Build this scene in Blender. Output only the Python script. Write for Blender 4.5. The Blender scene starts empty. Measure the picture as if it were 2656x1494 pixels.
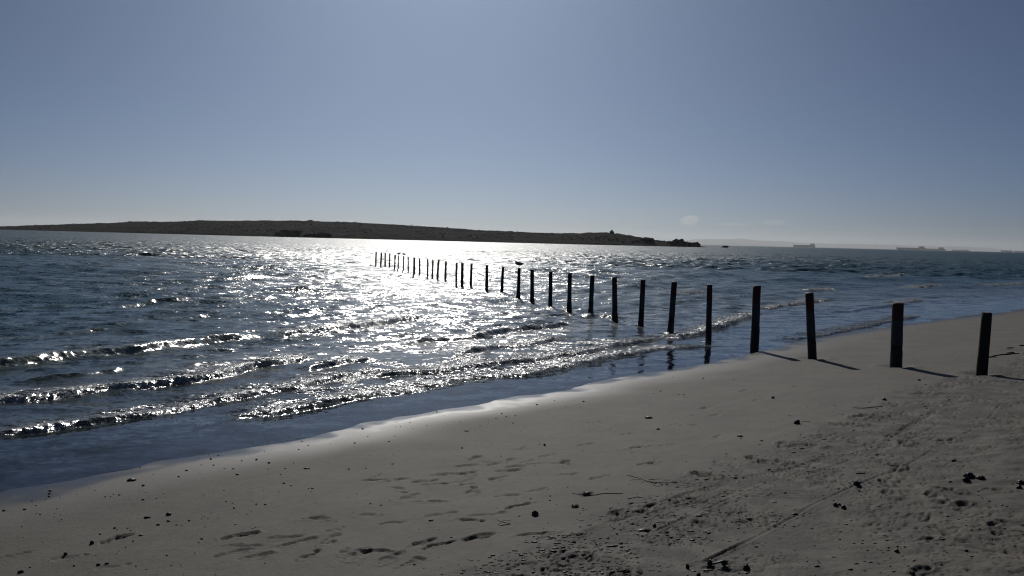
import bpy, bmesh, math, random
import numpy as np
from mathutils import Matrix, Vector

random.seed(7); RNG = np.random.default_rng(11)
sc = bpy.context.scene
C = sc.collection
R = math.radians

# ------------------------------------------------------------------ camera
PW, PH, FPX = 2656.0, 1494.0, 2255.0          # photograph size and focal length in its pixels
EYE = 2.5                                      # eye height above still water, metres
ROLL = math.atan(0.024)
PITCH = math.atan((747.0 - 622.87) * math.cos(ROLL) / FPX)
fwd = np.array([0.0, math.cos(PITCH), -math.sin(PITCH)])
r0 = np.array([1.0, 0.0, 0.0]); u0 = np.cross(r0, fwd)
right = math.cos(ROLL) * r0 + math.sin(ROLL) * u0
upv = -math.sin(ROLL) * r0 + math.cos(ROLL) * u0
cam_d = bpy.data.cameras.new("camera"); cam = bpy.data.objects.new("camera", cam_d); C.objects.link(cam)
M = Matrix.Identity(4)
for i in range(3):
    M[i][0] = right[i]; M[i][1] = upv[i]; M[i][2] = -fwd[i]
M[2][3] = EYE
cam.matrix_world = M
cam_d.sensor_fit = 'HORIZONTAL'; cam_d.sensor_width = 36.0; cam_d.lens = 36.0 * FPX / PW
cam_d.clip_start = 0.05; cam_d.clip_end = 80000.0
sc.camera = cam

# ------------------------------------------------------------------ sky and sun
SUN_AZ = R(-5.2)          # from +Y towards +X
SUN_EL = R(31.0)
world = bpy.data.worlds.new("World"); sc.world = world; world.use_nodes = True
wn, wl = world.node_tree.nodes, world.node_tree.links
wn.clear()
sky = wn.new("ShaderNodeTexSky"); sky.sky_type = 'NISHITA'; sky.sun_disc = False
sky.sun_elevation = SUN_EL; sky.sun_rotation = SUN_AZ
sky.altitude = 0.0; sky.air_density = 0.45; sky.dust_density = 1.25; sky.ozone_density = 4.0
bg = wn.new("ShaderNodeBackground"); bg.inputs['Strength'].default_value = 0.0515
wo = wn.new("ShaderNodeOutputWorld")
tint = wn.new("ShaderNodeMix"); tint.data_type = 'RGBA'; tint.blend_type = 'MULTIPLY'; tint.inputs[0].default_value = 1.0
tint.inputs[7].default_value = (0.755, 0.95, 1.15, 1.0)      # the phone's cool white balance
wl.new(sky.outputs[0], tint.inputs[6]); wl.new(tint.outputs[2], bg.inputs['Color']); wl.new(bg.outputs[0], wo.inputs['Surface'])
sun_d = bpy.data.lights.new("sun", 'SUN'); sun_d.energy = 4.6; sun_d.angle = R(0.53); sun_d.color = (1.0, 0.96, 0.90)
sun = bpy.data.objects.new("sun", sun_d); C.objects.link(sun)
sdir = Vector((math.sin(SUN_AZ) * math.cos(SUN_EL), math.cos(SUN_AZ) * math.cos(SUN_EL), math.sin(SUN_EL)))
sun.rotation_euler = sdir.to_track_quat('Z', 'Y').to_euler(); sun.location = (0, -20, 40)
vs = sc.view_settings
vs.view_transform = 'Standard'; vs.look = 'None'; vs.gamma = 1.0; vs.use_curve_mapping = False
vs.exposure = -1.06
sc.render.engine = 'CYCLES'
sc.cycles.use_denoising = True
sc.cycles.sample_clamp_indirect = 0.2; sc.cycles.sample_clamp_direct = 60.0; sc.cycles.filter_width = 1.15
sc.cycles.max_bounces = 6; sc.cycles.glossy_bounces = 3; sc.cycles.diffuse_bounces = 2
sc.cycles.transparent_max_bounces = 10; sc.cycles.volume_bounces = 0
sc.cycles.caustics_reflective = False; sc.cycles.caustics_refractive = False

# ------------------------------------------------------------------ numpy helpers
_P = np.arange(256); np.random.default_rng(3).shuffle(_P); _P = np.concatenate([_P, _P]).astype(np.int32)
_G = np.stack([np.cos(np.arange(16) * math.pi / 8), np.sin(np.arange(16) * math.pi / 8)], 1)
def perlin(x, y):
    xi = np.floor(x).astype(np.int64); yi = np.floor(y).astype(np.int64)
    xf = x - xi; yf = y - yi; xi &= 255; yi &= 255
    u = xf * xf * xf * (xf * (xf * 6 - 15) + 10); v = yf * yf * yf * (yf * (yf * 6 - 15) + 10)
    def g(ix, iy, fx, fy):
        h = _P[_P[ix & 255] + (iy & 255)] & 15
        return _G[h, 0] * fx + _G[h, 1] * fy
    a = g(xi, yi, xf, yf); b = g(xi + 1, yi, xf - 1, yf)
    c = g(xi, yi + 1, xf, yf - 1); d = g(xi + 1, yi + 1, xf - 1, yf - 1)
    return ((a + u * (b - a)) + v * ((c + u * (d - c)) - (a + u * (b - a)))) * 1.5
def fbm(x, y, o=4):
    s = 0; a = 1.0
    for k in range(o):
        s = s + a * perlin(x * 2 ** k + 17.3 * k, y * 2 ** k + 5.1 * k); a *= 0.5
    return s
def sstep(a, b, x):
    t = np.clip((x - a) / (b - a), 0, 1); return t * t * (3 - 2 * t)
def catmull(P, n=6):
    P = [np.array(p, float) for p in P]; out = []
    for i in range(len(P) - 1):
        p0 = P[max(i - 1, 0)]; p1 = P[i]; p2 = P[i + 1]; p3 = P[min(i + 2, len(P) - 1)]
        for k in range(n):
            t = k / n
            out.append(0.5 * ((2 * p1) + (-p0 + p2) * t + (2 * p0 - 5 * p1 + 4 * p2 - p3) * t * t + (-p0 + 3 * p1 - 3 * p2 + p3) * t ** 3))
    out.append(P[-1]); return np.array(out)
def poly_dist(x, y, P):
    """signed distance to a polyline (positive on its right hand side) and arc length of the foot point"""
    best = np.full(x.shape, 1e18); sgn = np.zeros(x.shape); arc = np.zeros(x.shape); L = 0.0
    for i in range(len(P) - 1):
        ax, ay = P[i]; bx, by = P[i + 1]; dx, dy = bx - ax, by - ay; l2 = dx * dx + dy * dy; l = math.sqrt(l2)
        t = np.clip(((x - ax) * dx + (y - ay) * dy) / l2, 0, 1)
        ex = x - ax - t * dx; ey = y - ay - t * dy; d = ex * ex + ey * ey
        m = d < best
        best = np.where(m, d, best); sgn = np.where(m, dy * (x - ax) - dx * (y - ay), sgn); arc = np.where(m, L + t * l, arc)
        L += l
    return np.sqrt(best) * np.where(sgn >= 0, 1, -1), arc

# ------------------------------------------------------------------ surveying the place from the photograph
def ray(px, py):
    d = fwd * FPX + right * (px - PW / 2) - upv * (py - PH / 2); return d / np.linalg.norm(d)
def on_plane(px, py, z=0.0):
    d = ray(px, py); return d[:2] * ((z - EYE) / d[2])
K = 1.0311
SHORE_PX = [(0, 1245), (200, 1200), (400, 1158), (600, 1125), (750, 1105), (860, 1080), (1000, 1050), (1150, 1025), (1300, 1000),
            (1420, 980), (1520, 955), (1650, 935), (1800, 910), (1900, 885), (2030, 858), (2150, 835), (2300, 812), (2450, 795), (2576, 780)]
SHORE = [(-300, -260), (-60, -62), (-24, -22), (-12, -5), (-7, 4)] + [tuple(on_plane(a * K, b * K)) for a, b in SHORE_PX] + [(30, 44), (48, 56), (90, 74), (200, 100), (600, 130)]
SHORE = catmull(SHORE, 3)
def beach_s(x, y):
    return poly_dist(x, y, SHORE)[0]
def h0_of_s(s):
    land = 0.055 * s + 0.0025 * np.minimum(s, 12) ** 2
    land = np.where(s > 12, 1.02 + 0.02 * (s - 12), land)
    sea = np.where(s > -6, 0.03 * s, -0.18 + 0.07 * (s + 6))
    return np.where(s > 0, land, np.maximum(sea, -1.6))
def h0(x, y):
    return h0_of_s(beach_s(np.asarray(x, float), np.asarray(y, float)))
def survey(px, py):
    """photograph pixel -> point of the beach (or of the still water beyond it)"""
    d = ray(px, py); t = np.linspace(0.5, 60, 1200) / np.linalg.norm(d[:2])
    X = d[0] * t; Y = d[1] * t; Z = EYE + d[2] * t
    g = np.maximum(h0(X, Y), 0.0)
    i = np.argmax(Z < g) if np.any(Z < g) else len(t) - 1
    if i == 0: i = 1
    a = (Z[i - 1] - g[i - 1]); b = (Z[i] - g[i]); k = a / (a - b) if a != b else 0
    return np.array([X[i - 1] + k * (X[i] - X[i - 1]), Y[i - 1] + k * (Y[i] - Y[i - 1])])
def zoomed(ox, oy, s, pts):
    return [tuple([ox + p[0] / s, oy + p[1] / s] + list(p[2:])) for p in pts]

# ------------------------------------------------------------------ object helpers
def tag(o, label=None, cat=None, group=None, kind=None):
    if label: o['label'] = label
    if cat: o['category'] = cat
    if group: o['group'] = group
    if kind: o['kind'] = kind
    return o
def link(name, me, mat=None, parent=None):
    o = bpy.data.objects.new(name, me); C.objects.link(o)
    if mat is not None and me is not None and not me.materials: me.materials.append(mat)
    if parent is not None: o.parent = parent
    return o
def empty(name, loc, rz=0.0):
    o = bpy.data.objects.new(name, None); C.objects.link(o); o.location = loc; o.rotation_euler = (0, 0, rz); o.empty_display_size = 0.2
    return o
def mesh_np(name, V, Fq, attrs=None, smooth=True):
    me = bpy.data.meshes.new(name)
    V = np.asarray(V, np.float32); Fq = np.asarray(Fq, np.int32); n = Fq.shape[1]
    me.vertices.add(len(V)); me.vertices.foreach_set("co", V.ravel())
    me.loops.add(Fq.size); me.loops.foreach_set("vertex_index", Fq.ravel())
    me.polygons.add(len(Fq)); me.polygons.foreach_set("loop_start", np.arange(0, Fq.size, n, dtype=np.int32))
    me.polygons.foreach_set("loop_total", np.full(len(Fq), n, np.int32))
    if smooth: me.polygons.foreach_set("use_smooth", np.ones(len(Fq), bool))
    for k, v in (attrs or {}).items():
        a = me.attributes.new(k, 'FLOAT', 'POINT'); a.data.foreach_set("value", np.asarray(v, np.float32).ravel())
    me.update(calc_edges=True); me.validate()
    return me
def grid_mesh(name, X, Y, Z, attrs=None, keep=None):
    n, m = X.shape; idx = np.arange(n * m).reshape(n, m)
    q = np.stack([idx[:-1, :-1], idx[:-1, 1:], idx[1:, 1:], idx[1:, :-1]], -1).reshape(-1, 4)
    if keep is not None:
        kf = keep.ravel(); q = q[kf[q].any(1)]
    used = np.zeros(n * m, bool); used[q.ravel()] = True
    re = np.cumsum(used) - 1
    V = np.stack([X.ravel(), Y.ravel(), Z.ravel()], 1)[used]
    at = {k: v.ravel()[used] for k, v in (attrs or {}).items()}
    return mesh_np(name, V, re[q], at)
class MB:
    """collects shapes into one mesh"""
    def __init__(self): self.v = []; self.f = []
    def add(self, V, F):
        b = len(self.v); self.v += [tuple(map(float, p)) for p in V]; self.f += [tuple(b + i for i in f) for f in F]; return self
    def tube(self, P, rad, n=8, flat=1.0, cap=True, flat_axis=(0, 0, 1)):
        P = [Vector(p) for p in P]; rad = rad if hasattr(rad, '__len__') else [rad] * len(P); V = []; F = []
        for i, p in enumerate(P):
            t = (P[min(i + 1, len(P) - 1)] - P[max(i - 1, 0)]).normalized()
            a = Vector(flat_axis); a = (a - t * a.dot(t))
            a = a.normalized() if a.length > 1e-4 else t.orthogonal().normalized()
            b = t.cross(a)
            for k in range(n):
                w = 2 * math.pi * k / n
                V.append(p + (a * math.cos(w) * flat + b * math.sin(w)) * rad[i])
        for i in range(len(P) - 1):
            for k in range(n):
                F.append((i * n + k, i * n + (k + 1) % n, (i + 1) * n + (k + 1) % n, (i + 1) * n + k))
        if cap: F.append(tuple(reversed(range(n)))); F.append(tuple(range((len(P) - 1) * n, len(P) * n)))
        return self.add(V, F)
    def box(self, c, s):
        x, y, z = c; a, b, d = s[0] / 2, s[1] / 2, s[2] / 2
        V = [(x + i * a, y + j * b, z + k * d) for i in (-1, 1) for j in (-1, 1) for k in (-1, 1)]
        return self.add(V, [(0, 1, 3, 2), (4, 6, 7, 5), (0, 4, 5, 1), (2, 3, 7, 6), (0, 2, 6, 4), (1, 5, 7, 3)])
    def lump(self, c, r, sub=2, amp=0.25, seed=0, freq=1.6, cut=None):
        V, F = ico(sub); rs = np.random.default_rng(seed); o = rs.uniform(0, 50, 3)
        n = perlin(V[:, 0] * freq + o[0], V[:, 1] * freq + V[:, 2] * freq * .7 + o[1]) + .5 * perlin(V[:, 2] * freq * 2 + o[2], V[:, 0] * freq * 2 - V[:, 1] * freq * 2 + o[1])
        W_ = V * (1 + amp * n)[:, None] * np.array(r)
        if cut is not None: W_[:, 2] = np.maximum(W_[:, 2], cut * r[2])
        return self.add(W_ + np.array(c), F)
    def mesh(self, name, smooth=True):
        me = bpy.data.meshes.new(name); me.from_pydata(self.v, [], self.f)
        if smooth:
            for p in me.polygons: p.use_smooth = True
        me.update(); return me
    def build(self, name, mat, parent=None, smooth=True):
        return link(name, self.mesh(name, smooth), mat, parent)
_ico = {}
def ico(sub):
    if sub not in _ico:
        bm = bmesh.new(); bmesh.ops.create_icosphere(bm, subdivisions=sub, radius=1.0)
        _ico[sub] = (np.array([v.co[:] for v in bm.verts]), [tuple(v.index for v in f.verts) for f in bm.faces]); bm.free()
    return _ico[sub]

# ------------------------------------------------------------------ materials
def new_mat(name):
    m = bpy.data.materials.new(name); m.use_nodes = True; m.node_tree.nodes.clear()
    return m, m.node_tree.nodes, m.node_tree.links
def nd(nodes, t, **kw):
    n = nodes.new(t)
    for k, v in kw.items():
        if k in n.inputs: n.inputs[k].default_value = v
        else: setattr(n, k, v)
    return n
def math_n(N, L, op, a, b=None, clamp=False):
    n = N.new('ShaderNodeMath'); n.operation = op; n.use_clamp = clamp
    for i, v in enumerate((a, b)):
        if v is None: continue
        if isinstance(v, (int, float)): n.inputs[i].default_value = v
        else: L.new(v, n.inputs[i])
    return n.outputs[0]
def ramp(N, L, fac, stops):
    r = N.new('ShaderNodeValToRGB'); L.new(fac, r.inputs[0]); e = r.color_ramp.elements
    while len(e) < len(stops): e.new(0.5)
    for i, (p, c) in enumerate(stops): e[i].position = p; e[i].color = (*c, 1)
    return r.outputs[0]
def mixc(N, L, f, a, b):
    n = N.new('ShaderNodeMix'); n.data_type = 'RGBA'
    for s, v in ((0, f), (6, a), (7, b)):
        if isinstance(v, (int, float)): n.inputs[s].default_value = v
        elif isinstance(v, tuple): n.inputs[s].default_value = (*v, 1)
        else: L.new(v, n.inputs[s])
    return n.outputs[2]
def simple_mat(name, c1, c2, scale=8.0, rough=0.8, bump=0.3, stretch=(1, 1, 1), spec=0.4, coord='Object', dist=0.01):
    m, N, L = new_mat(name)
    tc = N.new('ShaderNodeTexCoord'); mp = N.new('ShaderNodeMapping'); mp.inputs['Scale'].default_value = stretch
    L.new(tc.outputs[coord], mp.inputs[0])
    nz = nd(N, 'ShaderNodeTexNoise', Scale=scale, Detail=5.0, Roughness=0.6); L.new(mp.outputs[0], nz.inputs['Vector'])
    p = nd(N, 'ShaderNodeBsdfPrincipled', Roughness=rough); p.inputs['Specular IOR Level'].default_value = spec
    L.new(ramp(N, L, nz.outputs['Fac'], [(0.3, c1), (0.7, c2)]), p.inputs['Base Color'])
    b = nd(N, 'ShaderNodeBump', Strength=bump, Distance=dist); L.new(nz.outputs['Fac'], b.inputs['Height']); L.new(b.outputs[0], p.inputs['Normal'])
    o = N.new('ShaderNodeOutputMaterial'); L.new(p.outputs[0], o.inputs[0])
    return m

def sand_material():
    m, N, L = new_mat('beach_sand')
    geo = N.new('ShaderNodeNewGeometry')
    wet = nd(N, 'ShaderNodeAttribute', attribute_name='wet').outputs['Fac']
    n1 = nd(N, 'ShaderNodeTexNoise', Scale=1.3, Detail=5.0); L.new(geo.outputs['Position'], n1.inputs['Vector'])
    n2 = nd(N, 'ShaderNodeTexNoise', Scale=420.0, Detail=2.0); L.new(geo.outputs['Position'], n2.inputs['Vector'])
    n3 = nd(N, 'ShaderNodeTexNoise', Scale=45.0, Detail=4.0); L.new(geo.outputs['Position'], n3.inputs['Vector'])
    dry = ramp(N, L, n1.outputs['Fac'], [(0.3, (0.101, 0.090, 0.074)), (0.7, (0.134, 0.120, 0.100))])
    spk = ramp(N, L, n2.outputs['Fac'], [(0.32, (0.55, 0.55, 0.55)), (0.5, (1, 1, 1)), (0.7, (1.2, 1.2, 1.2))])
    mm = N.new('ShaderNodeMix'); mm.data_type = 'RGBA'; mm.blend_type = 'MULTIPLY'; mm.inputs[0].default_value = 0.7
    L.new(dry, mm.inputs[6]); L.new(spk, mm.inputs[7])
    n4 = nd(N, 'ShaderNodeTexNoise', Scale=11.0, Detail=7.0, Roughness=0.7); L.new(geo.outputs['Position'], n4.inputs['Vector'])
    mot = ramp(N, L, n4.outputs['Fac'], [(0.3, (0.80, 0.80, 0.79)), (0.5, (1, 1, 1)), (0.7, (1.14, 1.13, 1.12))])
    m2 = N.new('ShaderNodeMix'); m2.data_type = 'RGBA'; m2.blend_type = 'MULTIPLY'; m2.inputs[0].default_value = 1.0; L.new(mm.outputs[2], m2.inputs[6]); L.new(mot, m2.inputs[7])
    col = mixc(N, L, math_n(N, L, 'MULTIPLY', wet, 0.6), m2.outputs[2], (0.072, 0.066, 0.056))
    churn = nd(N, 'ShaderNodeAttribute', attribute_name='churn').outputs['Fac']; soak = nd(N, 'ShaderNodeAttribute', attribute_name='soak').outputs['Fac']
    col = mixc(N, L, math_n(N, L, 'MULTIPLY', churn, 0.9, True), col, (0.050, 0.045, 0.038))      # trampled sand coloured darker, in patches
    col = mixc(N, L, soak, col, (0.048, 0.046, 0.043))                                                # soaked sand at the water's edge
    p = nd(N, 'ShaderNodeBsdfPrincipled'); p.inputs['Specular IOR Level'].default_value = 0.29
    L.new(col, p.inputs['Base Color'])
    rg = N.new('ShaderNodeMapRange'); L.new(wet, rg.inputs[0]); rg.inputs[3].default_value = 0.80; rg.inputs[4].default_value = 0.50
    L.new(math_n(N, L, 'SUBTRACT', rg.outputs[0], math_n(N, L, 'MULTIPLY', soak, 0.26)), p.inputs['Roughness'])
    h = math_n(N, L, 'ADD', math_n(N, L, 'MULTIPLY', n2.outputs['Fac'], 0.35), n3.outputs['Fac'])
    dr = math_n(N, L, 'SUBTRACT', 1.0, math_n(N, L, 'MULTIPLY', wet, 0.85))
    b = nd(N, 'ShaderNodeBump', Distance=0.006); L.new(h, b.inputs['Height']); L.new(math_n(N, L, 'MULTIPLY', dr, 0.8), b.inputs['Strength'])
    L.new(b.outputs[0], p.inputs['Normal'])
    o = N.new('ShaderNodeOutputMaterial'); L.new(p.outputs[0], o.inputs[0])
    return m

def water_material():
    m, N, L = new_mat('sea_water')
    geo = N.new('ShaderNodeNewGeometry')
    def at(n): return nd(N, 'ShaderNodeAttribute', attribute_name=n).outputs['Fac']
    chop, opac, rgh, crest = at('chop'), at('opac'), at('rgh'), at('crest')
    # slopes of the ripples too small for the mesh, from two scales of noise
    def slopes(scale, stretch, amp, detail):
        mp = N.new('ShaderNodeMapping'); mp.inputs['Scale'].default_value = stretch; mp.inputs['Rotation'].default_value = (0, 0, R(-20))
        L.new(geo.outputs['Position'], mp.inputs[0])
        n = nd(N, 'ShaderNodeTexNoise', Scale=scale, Detail=detail, Roughness=0.6); L.new(mp.outputs[0], n.inputs['Vector'])
        s = N.new('ShaderNodeVectorMath'); s.operation = 'SUBTRACT'; L.new(n.outputs['Color'], s.inputs[0]); s.inputs[1].default_value = (0.5, 0.5, 0.5)
        k = N.new('ShaderNodeVectorMath'); k.operation = 'MULTIPLY'; L.new(s.outputs[0], k.inputs[0]); k.inputs[1].default_value = (amp * 0.8, amp, 0)
        return k.outputs[0]
    a = slopes(2.2, (0.7, 1, 1), 2.2, 3.0); b = slopes(13.0, (0.7, 1, 1), 2.4, 3.0)
    c_ = slopes(42.0, (0.8, 1, 1), 1.6, 2.0)
    cs = N.new('ShaderNodeVectorMath'); cs.operation = 'SCALE'; L.new(c_, cs.inputs[0]); L.new(at('foam'), cs.inputs['Scale'])
    bc = N.new('ShaderNodeVectorMath'); bc.operation = 'ADD'; L.new(b, bc.inputs[0]); L.new(cs.outputs[0], bc.inputs[1])
    ad = N.new('ShaderNodeVectorMath'); ad.operation = 'ADD'; L.new(a, ad.inputs[0]); L.new(bc.outputs[0], ad.inputs[1])
    sc_ = N.new('ShaderNodeVectorMath'); sc_.operation = 'SCALE'; L.new(ad.outputs[0], sc_.inputs[0]); L.new(chop, sc_.inputs['Scale'])
    nn = N.new('ShaderNodeVectorMath'); nn.operation = 'ADD'; L.new(geo.outputs['Normal'], nn.inputs[0]); L.new(sc_.outputs[0], nn.inputs[1])
    no = N.new('ShaderNodeVectorMath'); no.operation = 'NORMALIZE'; L.new(nn.outputs[0], no.inputs[0])
    body = nd(N, 'ShaderNodeBsdfPrincipled', IOR=1.33);     L.new(no.outputs[0], body.inputs['Normal'])
    foam, shal = at('foam'), at('shal')
    fz = nd(N, 'ShaderNodeTexNoise', Scale=16.0, Detail=6.0, Roughness=0.75); L.new(geo.outputs['Position'], fz.inputs['Vector'])
    ff = N.new('ShaderNodeMapRange'); L.new(fz.outputs['Fac'], ff.inputs[0]); ff.inputs[1].default_value = 0.40; ff.inputs[2].default_value = 0.52
    lace = math_n(N, L, 'MULTIPLY', ff.outputs[0], foam, True)
    c0 = mixc(N, L, shal, (0.006, 0.046, 0.052), (0.030, 0.055, 0.056))          # clear deep water, water clouded with sand
    c1 = mixc(N, L, math_n(N, L, 'MULTIPLY', crest, 0.8, True), c0, (0.20, 0.225, 0.19))   # breaking wave: sunlight through it painted into the colour, besides stirred-in air and sand
    c2 = mixc(N, L, math_n(N, L, 'MULTIPLY', lace, 0.85, True), c1, (0.78, 0.79, 0.78))
    L.new(c2, body.inputs['Base Color'])
    rmix = N.new('ShaderNodeMix'); L.new(math_n(N, L, 'MULTIPLY', lace, 0.9, True), rmix.inputs[0]); L.new(rgh, rmix.inputs[2]); rmix.inputs[3].default_value = 0.6
    L.new(rmix.outputs[0], body.inputs['Roughness'])
    mb = body
    fr = nd(N, 'ShaderNodeFresnel', IOR=1.33); L.new(no.outputs[0], fr.inputs['Normal'])
    tp = N.new('ShaderNodeBsdfTransparent'); tp.inputs['Color'].default_value = (0.82, 0.88, 0.88, 1)
    gl = nd(N, 'ShaderNodeBsdfGlossy'); gl.inputs['Color'].default_value = (1, 1, 1, 1); L.new(rgh, gl.inputs['Roughness']); L.new(no.outputs[0], gl.inputs['Normal'])
    mf = N.new('ShaderNodeMixShader'); L.new(fr.outputs[0], mf.inputs[0]); L.new(tp.outputs[0], mf.inputs[1]); L.new(gl.outputs[0], mf.inputs[2])
    mx = N.new('ShaderNodeMixShader'); L.new(opac, mx.inputs[0]); L.new(mf.outputs[0], mx.inputs[1]); L.new(mb.outputs[0], mx.inputs[2])
    o = N.new('ShaderNodeOutputMaterial'); L.new(mx.outputs[0], o.inputs[0])
    return m

# ================================================================== SAND
def polar_axes(rows_dy, half=36.0, step=0.08, wide=80.0):
    th = np.concatenate([np.arange(-wide, -half, 1.2), np.arange(-half, half, step), np.arange(half, wide + 0.1, 1.2)])
    return np.radians(th)

TRAMPLED = [survey(a * K, b * K) for a, b in [(1130, 1445), (1330, 1372), (1500, 1290), (1740, 1195), (1900, 1135), (2080, 1060), (2230, 1000), (2330, 962), (2480, 925), (2570, 900)]]
TRAMPLED = [TRAMPLED[0] + (TRAMPLED[0] - TRAMPLED[2]) * 2] + TRAMPLED + [TRAMPLED[-1] + (TRAMPLED[-1] - TRAMPLED[-3]) * 6]
ZA = (0, 900, 2.439); ZB = (900, 950, 2.576); ZC = (1700, 950, 2.663); ZD = (1100, 1150, 5.795); ZE = (1480, 1220, 5.152); ZF = (2156, 1180, 4.614)
# footprints: place, heading in degrees from +X, depth in metres
FEET = [(p, 1.0) for p in zoomed(*ZD, [(1250, 790), (1720, 705), (1440, 930), (740, 1150), (930, 1075), (1140, 520), (290, 480), (420, 600), (1300, 255), (1850, 180), (760, 225), (620, 335), (1080, 300),
                                       (2130, 470), (830, 1380), (80, 870), (1250, 410), (1560, 270), (560, 460), (600, 625), (1380, 345), (2130, 280), (1450, 85), (160, 620), (720, 470)])]
FEET += [(p, 1.0) for p in zoomed(*ZA, [(1980, 1085), (2120, 1150), (2100, 1205), (1520, 1195), (1570, 1255), (1480, 1300), (1800, 1200), (1900, 1225), (1600, 1325), (735, 1217), (450, 1325), (70, 1320), (2200, 1310),
                                        (1950, 1310), (2310, 1290), (720, 1387), (2380, 840)])]
FEET += [(p, 1.0) for p in zoomed(*ZB, [(180, 745), (320, 762), (350, 830), (420, 875), (170, 990), (310, 1040), (620, 990), (520, 1170), (630, 1185), (860, 1140), (300, 1275), (430, 1305), (170, 1230), (1180, 550),
                                        (1870, 450), (1600, 520), (1930, 545), (2120, 530), (1690, 740), (2450, 250), (2380, 280), (2000, 650), (1250, 1115), (840, 830), (1130, 690), (520, 770), (700, 720), (790, 780)])]
FEET += [(p, 0.8) for p in zoomed(*ZC, [(340, 290), (460, 255), (500, 310), (400, 340), (620, 165), (980, 135), (720, 230), (130, 400), (230, 405), (430, 480)])]
HOLES = zoomed(*ZE, [(610, 575, 26), (960, 540, 20), (1750, 690, 18), (1790, 60, 26), (1400, 430, 15), (1640, 385, 15), (110, 850, 14), (680, 520, 8)]) + \
        zoomed(*ZF, [(700, 485, 26), (1230, 520, 26), (1550, 600, 22), (2000, 425, 18), (1380, 430, 24), (1930, 860, 16), (1160, 1005, 16), (640, 320, 16), (1080, 1390, 20)]) + \
        zoomed(*ZC, [(1325, 405, 30), (1070, 552, 26), (815, 658, 26), (880, 540, 22), (340, 760, 30), (1720, 530, 22), (1660, 690, 24), (2000, 515, 20), (1850, 190, 26), (1900, 265, 22), (1410, 350, 26), (1480, 345, 26), (670, 640, 22)])
def pathw(z, pts): return catmull([survey(*p[:2]) for p in zoomed(*z, pts)], 4)
TRACK_LINE = pathw(ZC, [(250, 1390), (380, 1330), (640, 1200), (850, 1090), (1110, 950), (1280, 870), (1480, 780), (1700, 700), (1900, 580), (2080, 490), (2210, 420), (2320, 340), (2380, 260)])
TRACK_TREAD = pathw(ZC, [(-560, 1190), (-400, 1110), (-200, 1030), (0, 960), (200, 890), (400, 835), (560, 785), (760, 745), (1000, 690), (1200, 620), (1400, 560), (1600, 490), (1800, 390), (2000, 260), (2150, 180)])
TRACK_DRAG = pathw(ZC, [(-250, 775), (0, 800), (400, 835), (800, 882), (1300, 895)])
TRACK_THIN = pathw(ZC, [(-150, 1200), (250, 1020), (640, 865), (900, 770)])
TRACK_CURVE = pathw(ZC, [(1560, 660), (1568, 570), (1610, 500), (1800, 400), (1980, 270)])
PRINT_TRAIL = pathw(ZD, [(330, 200), (620, 240), (1000, 290), (1400, 315), (1750, 300), (2050, 290), (2300, 230)])

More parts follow.
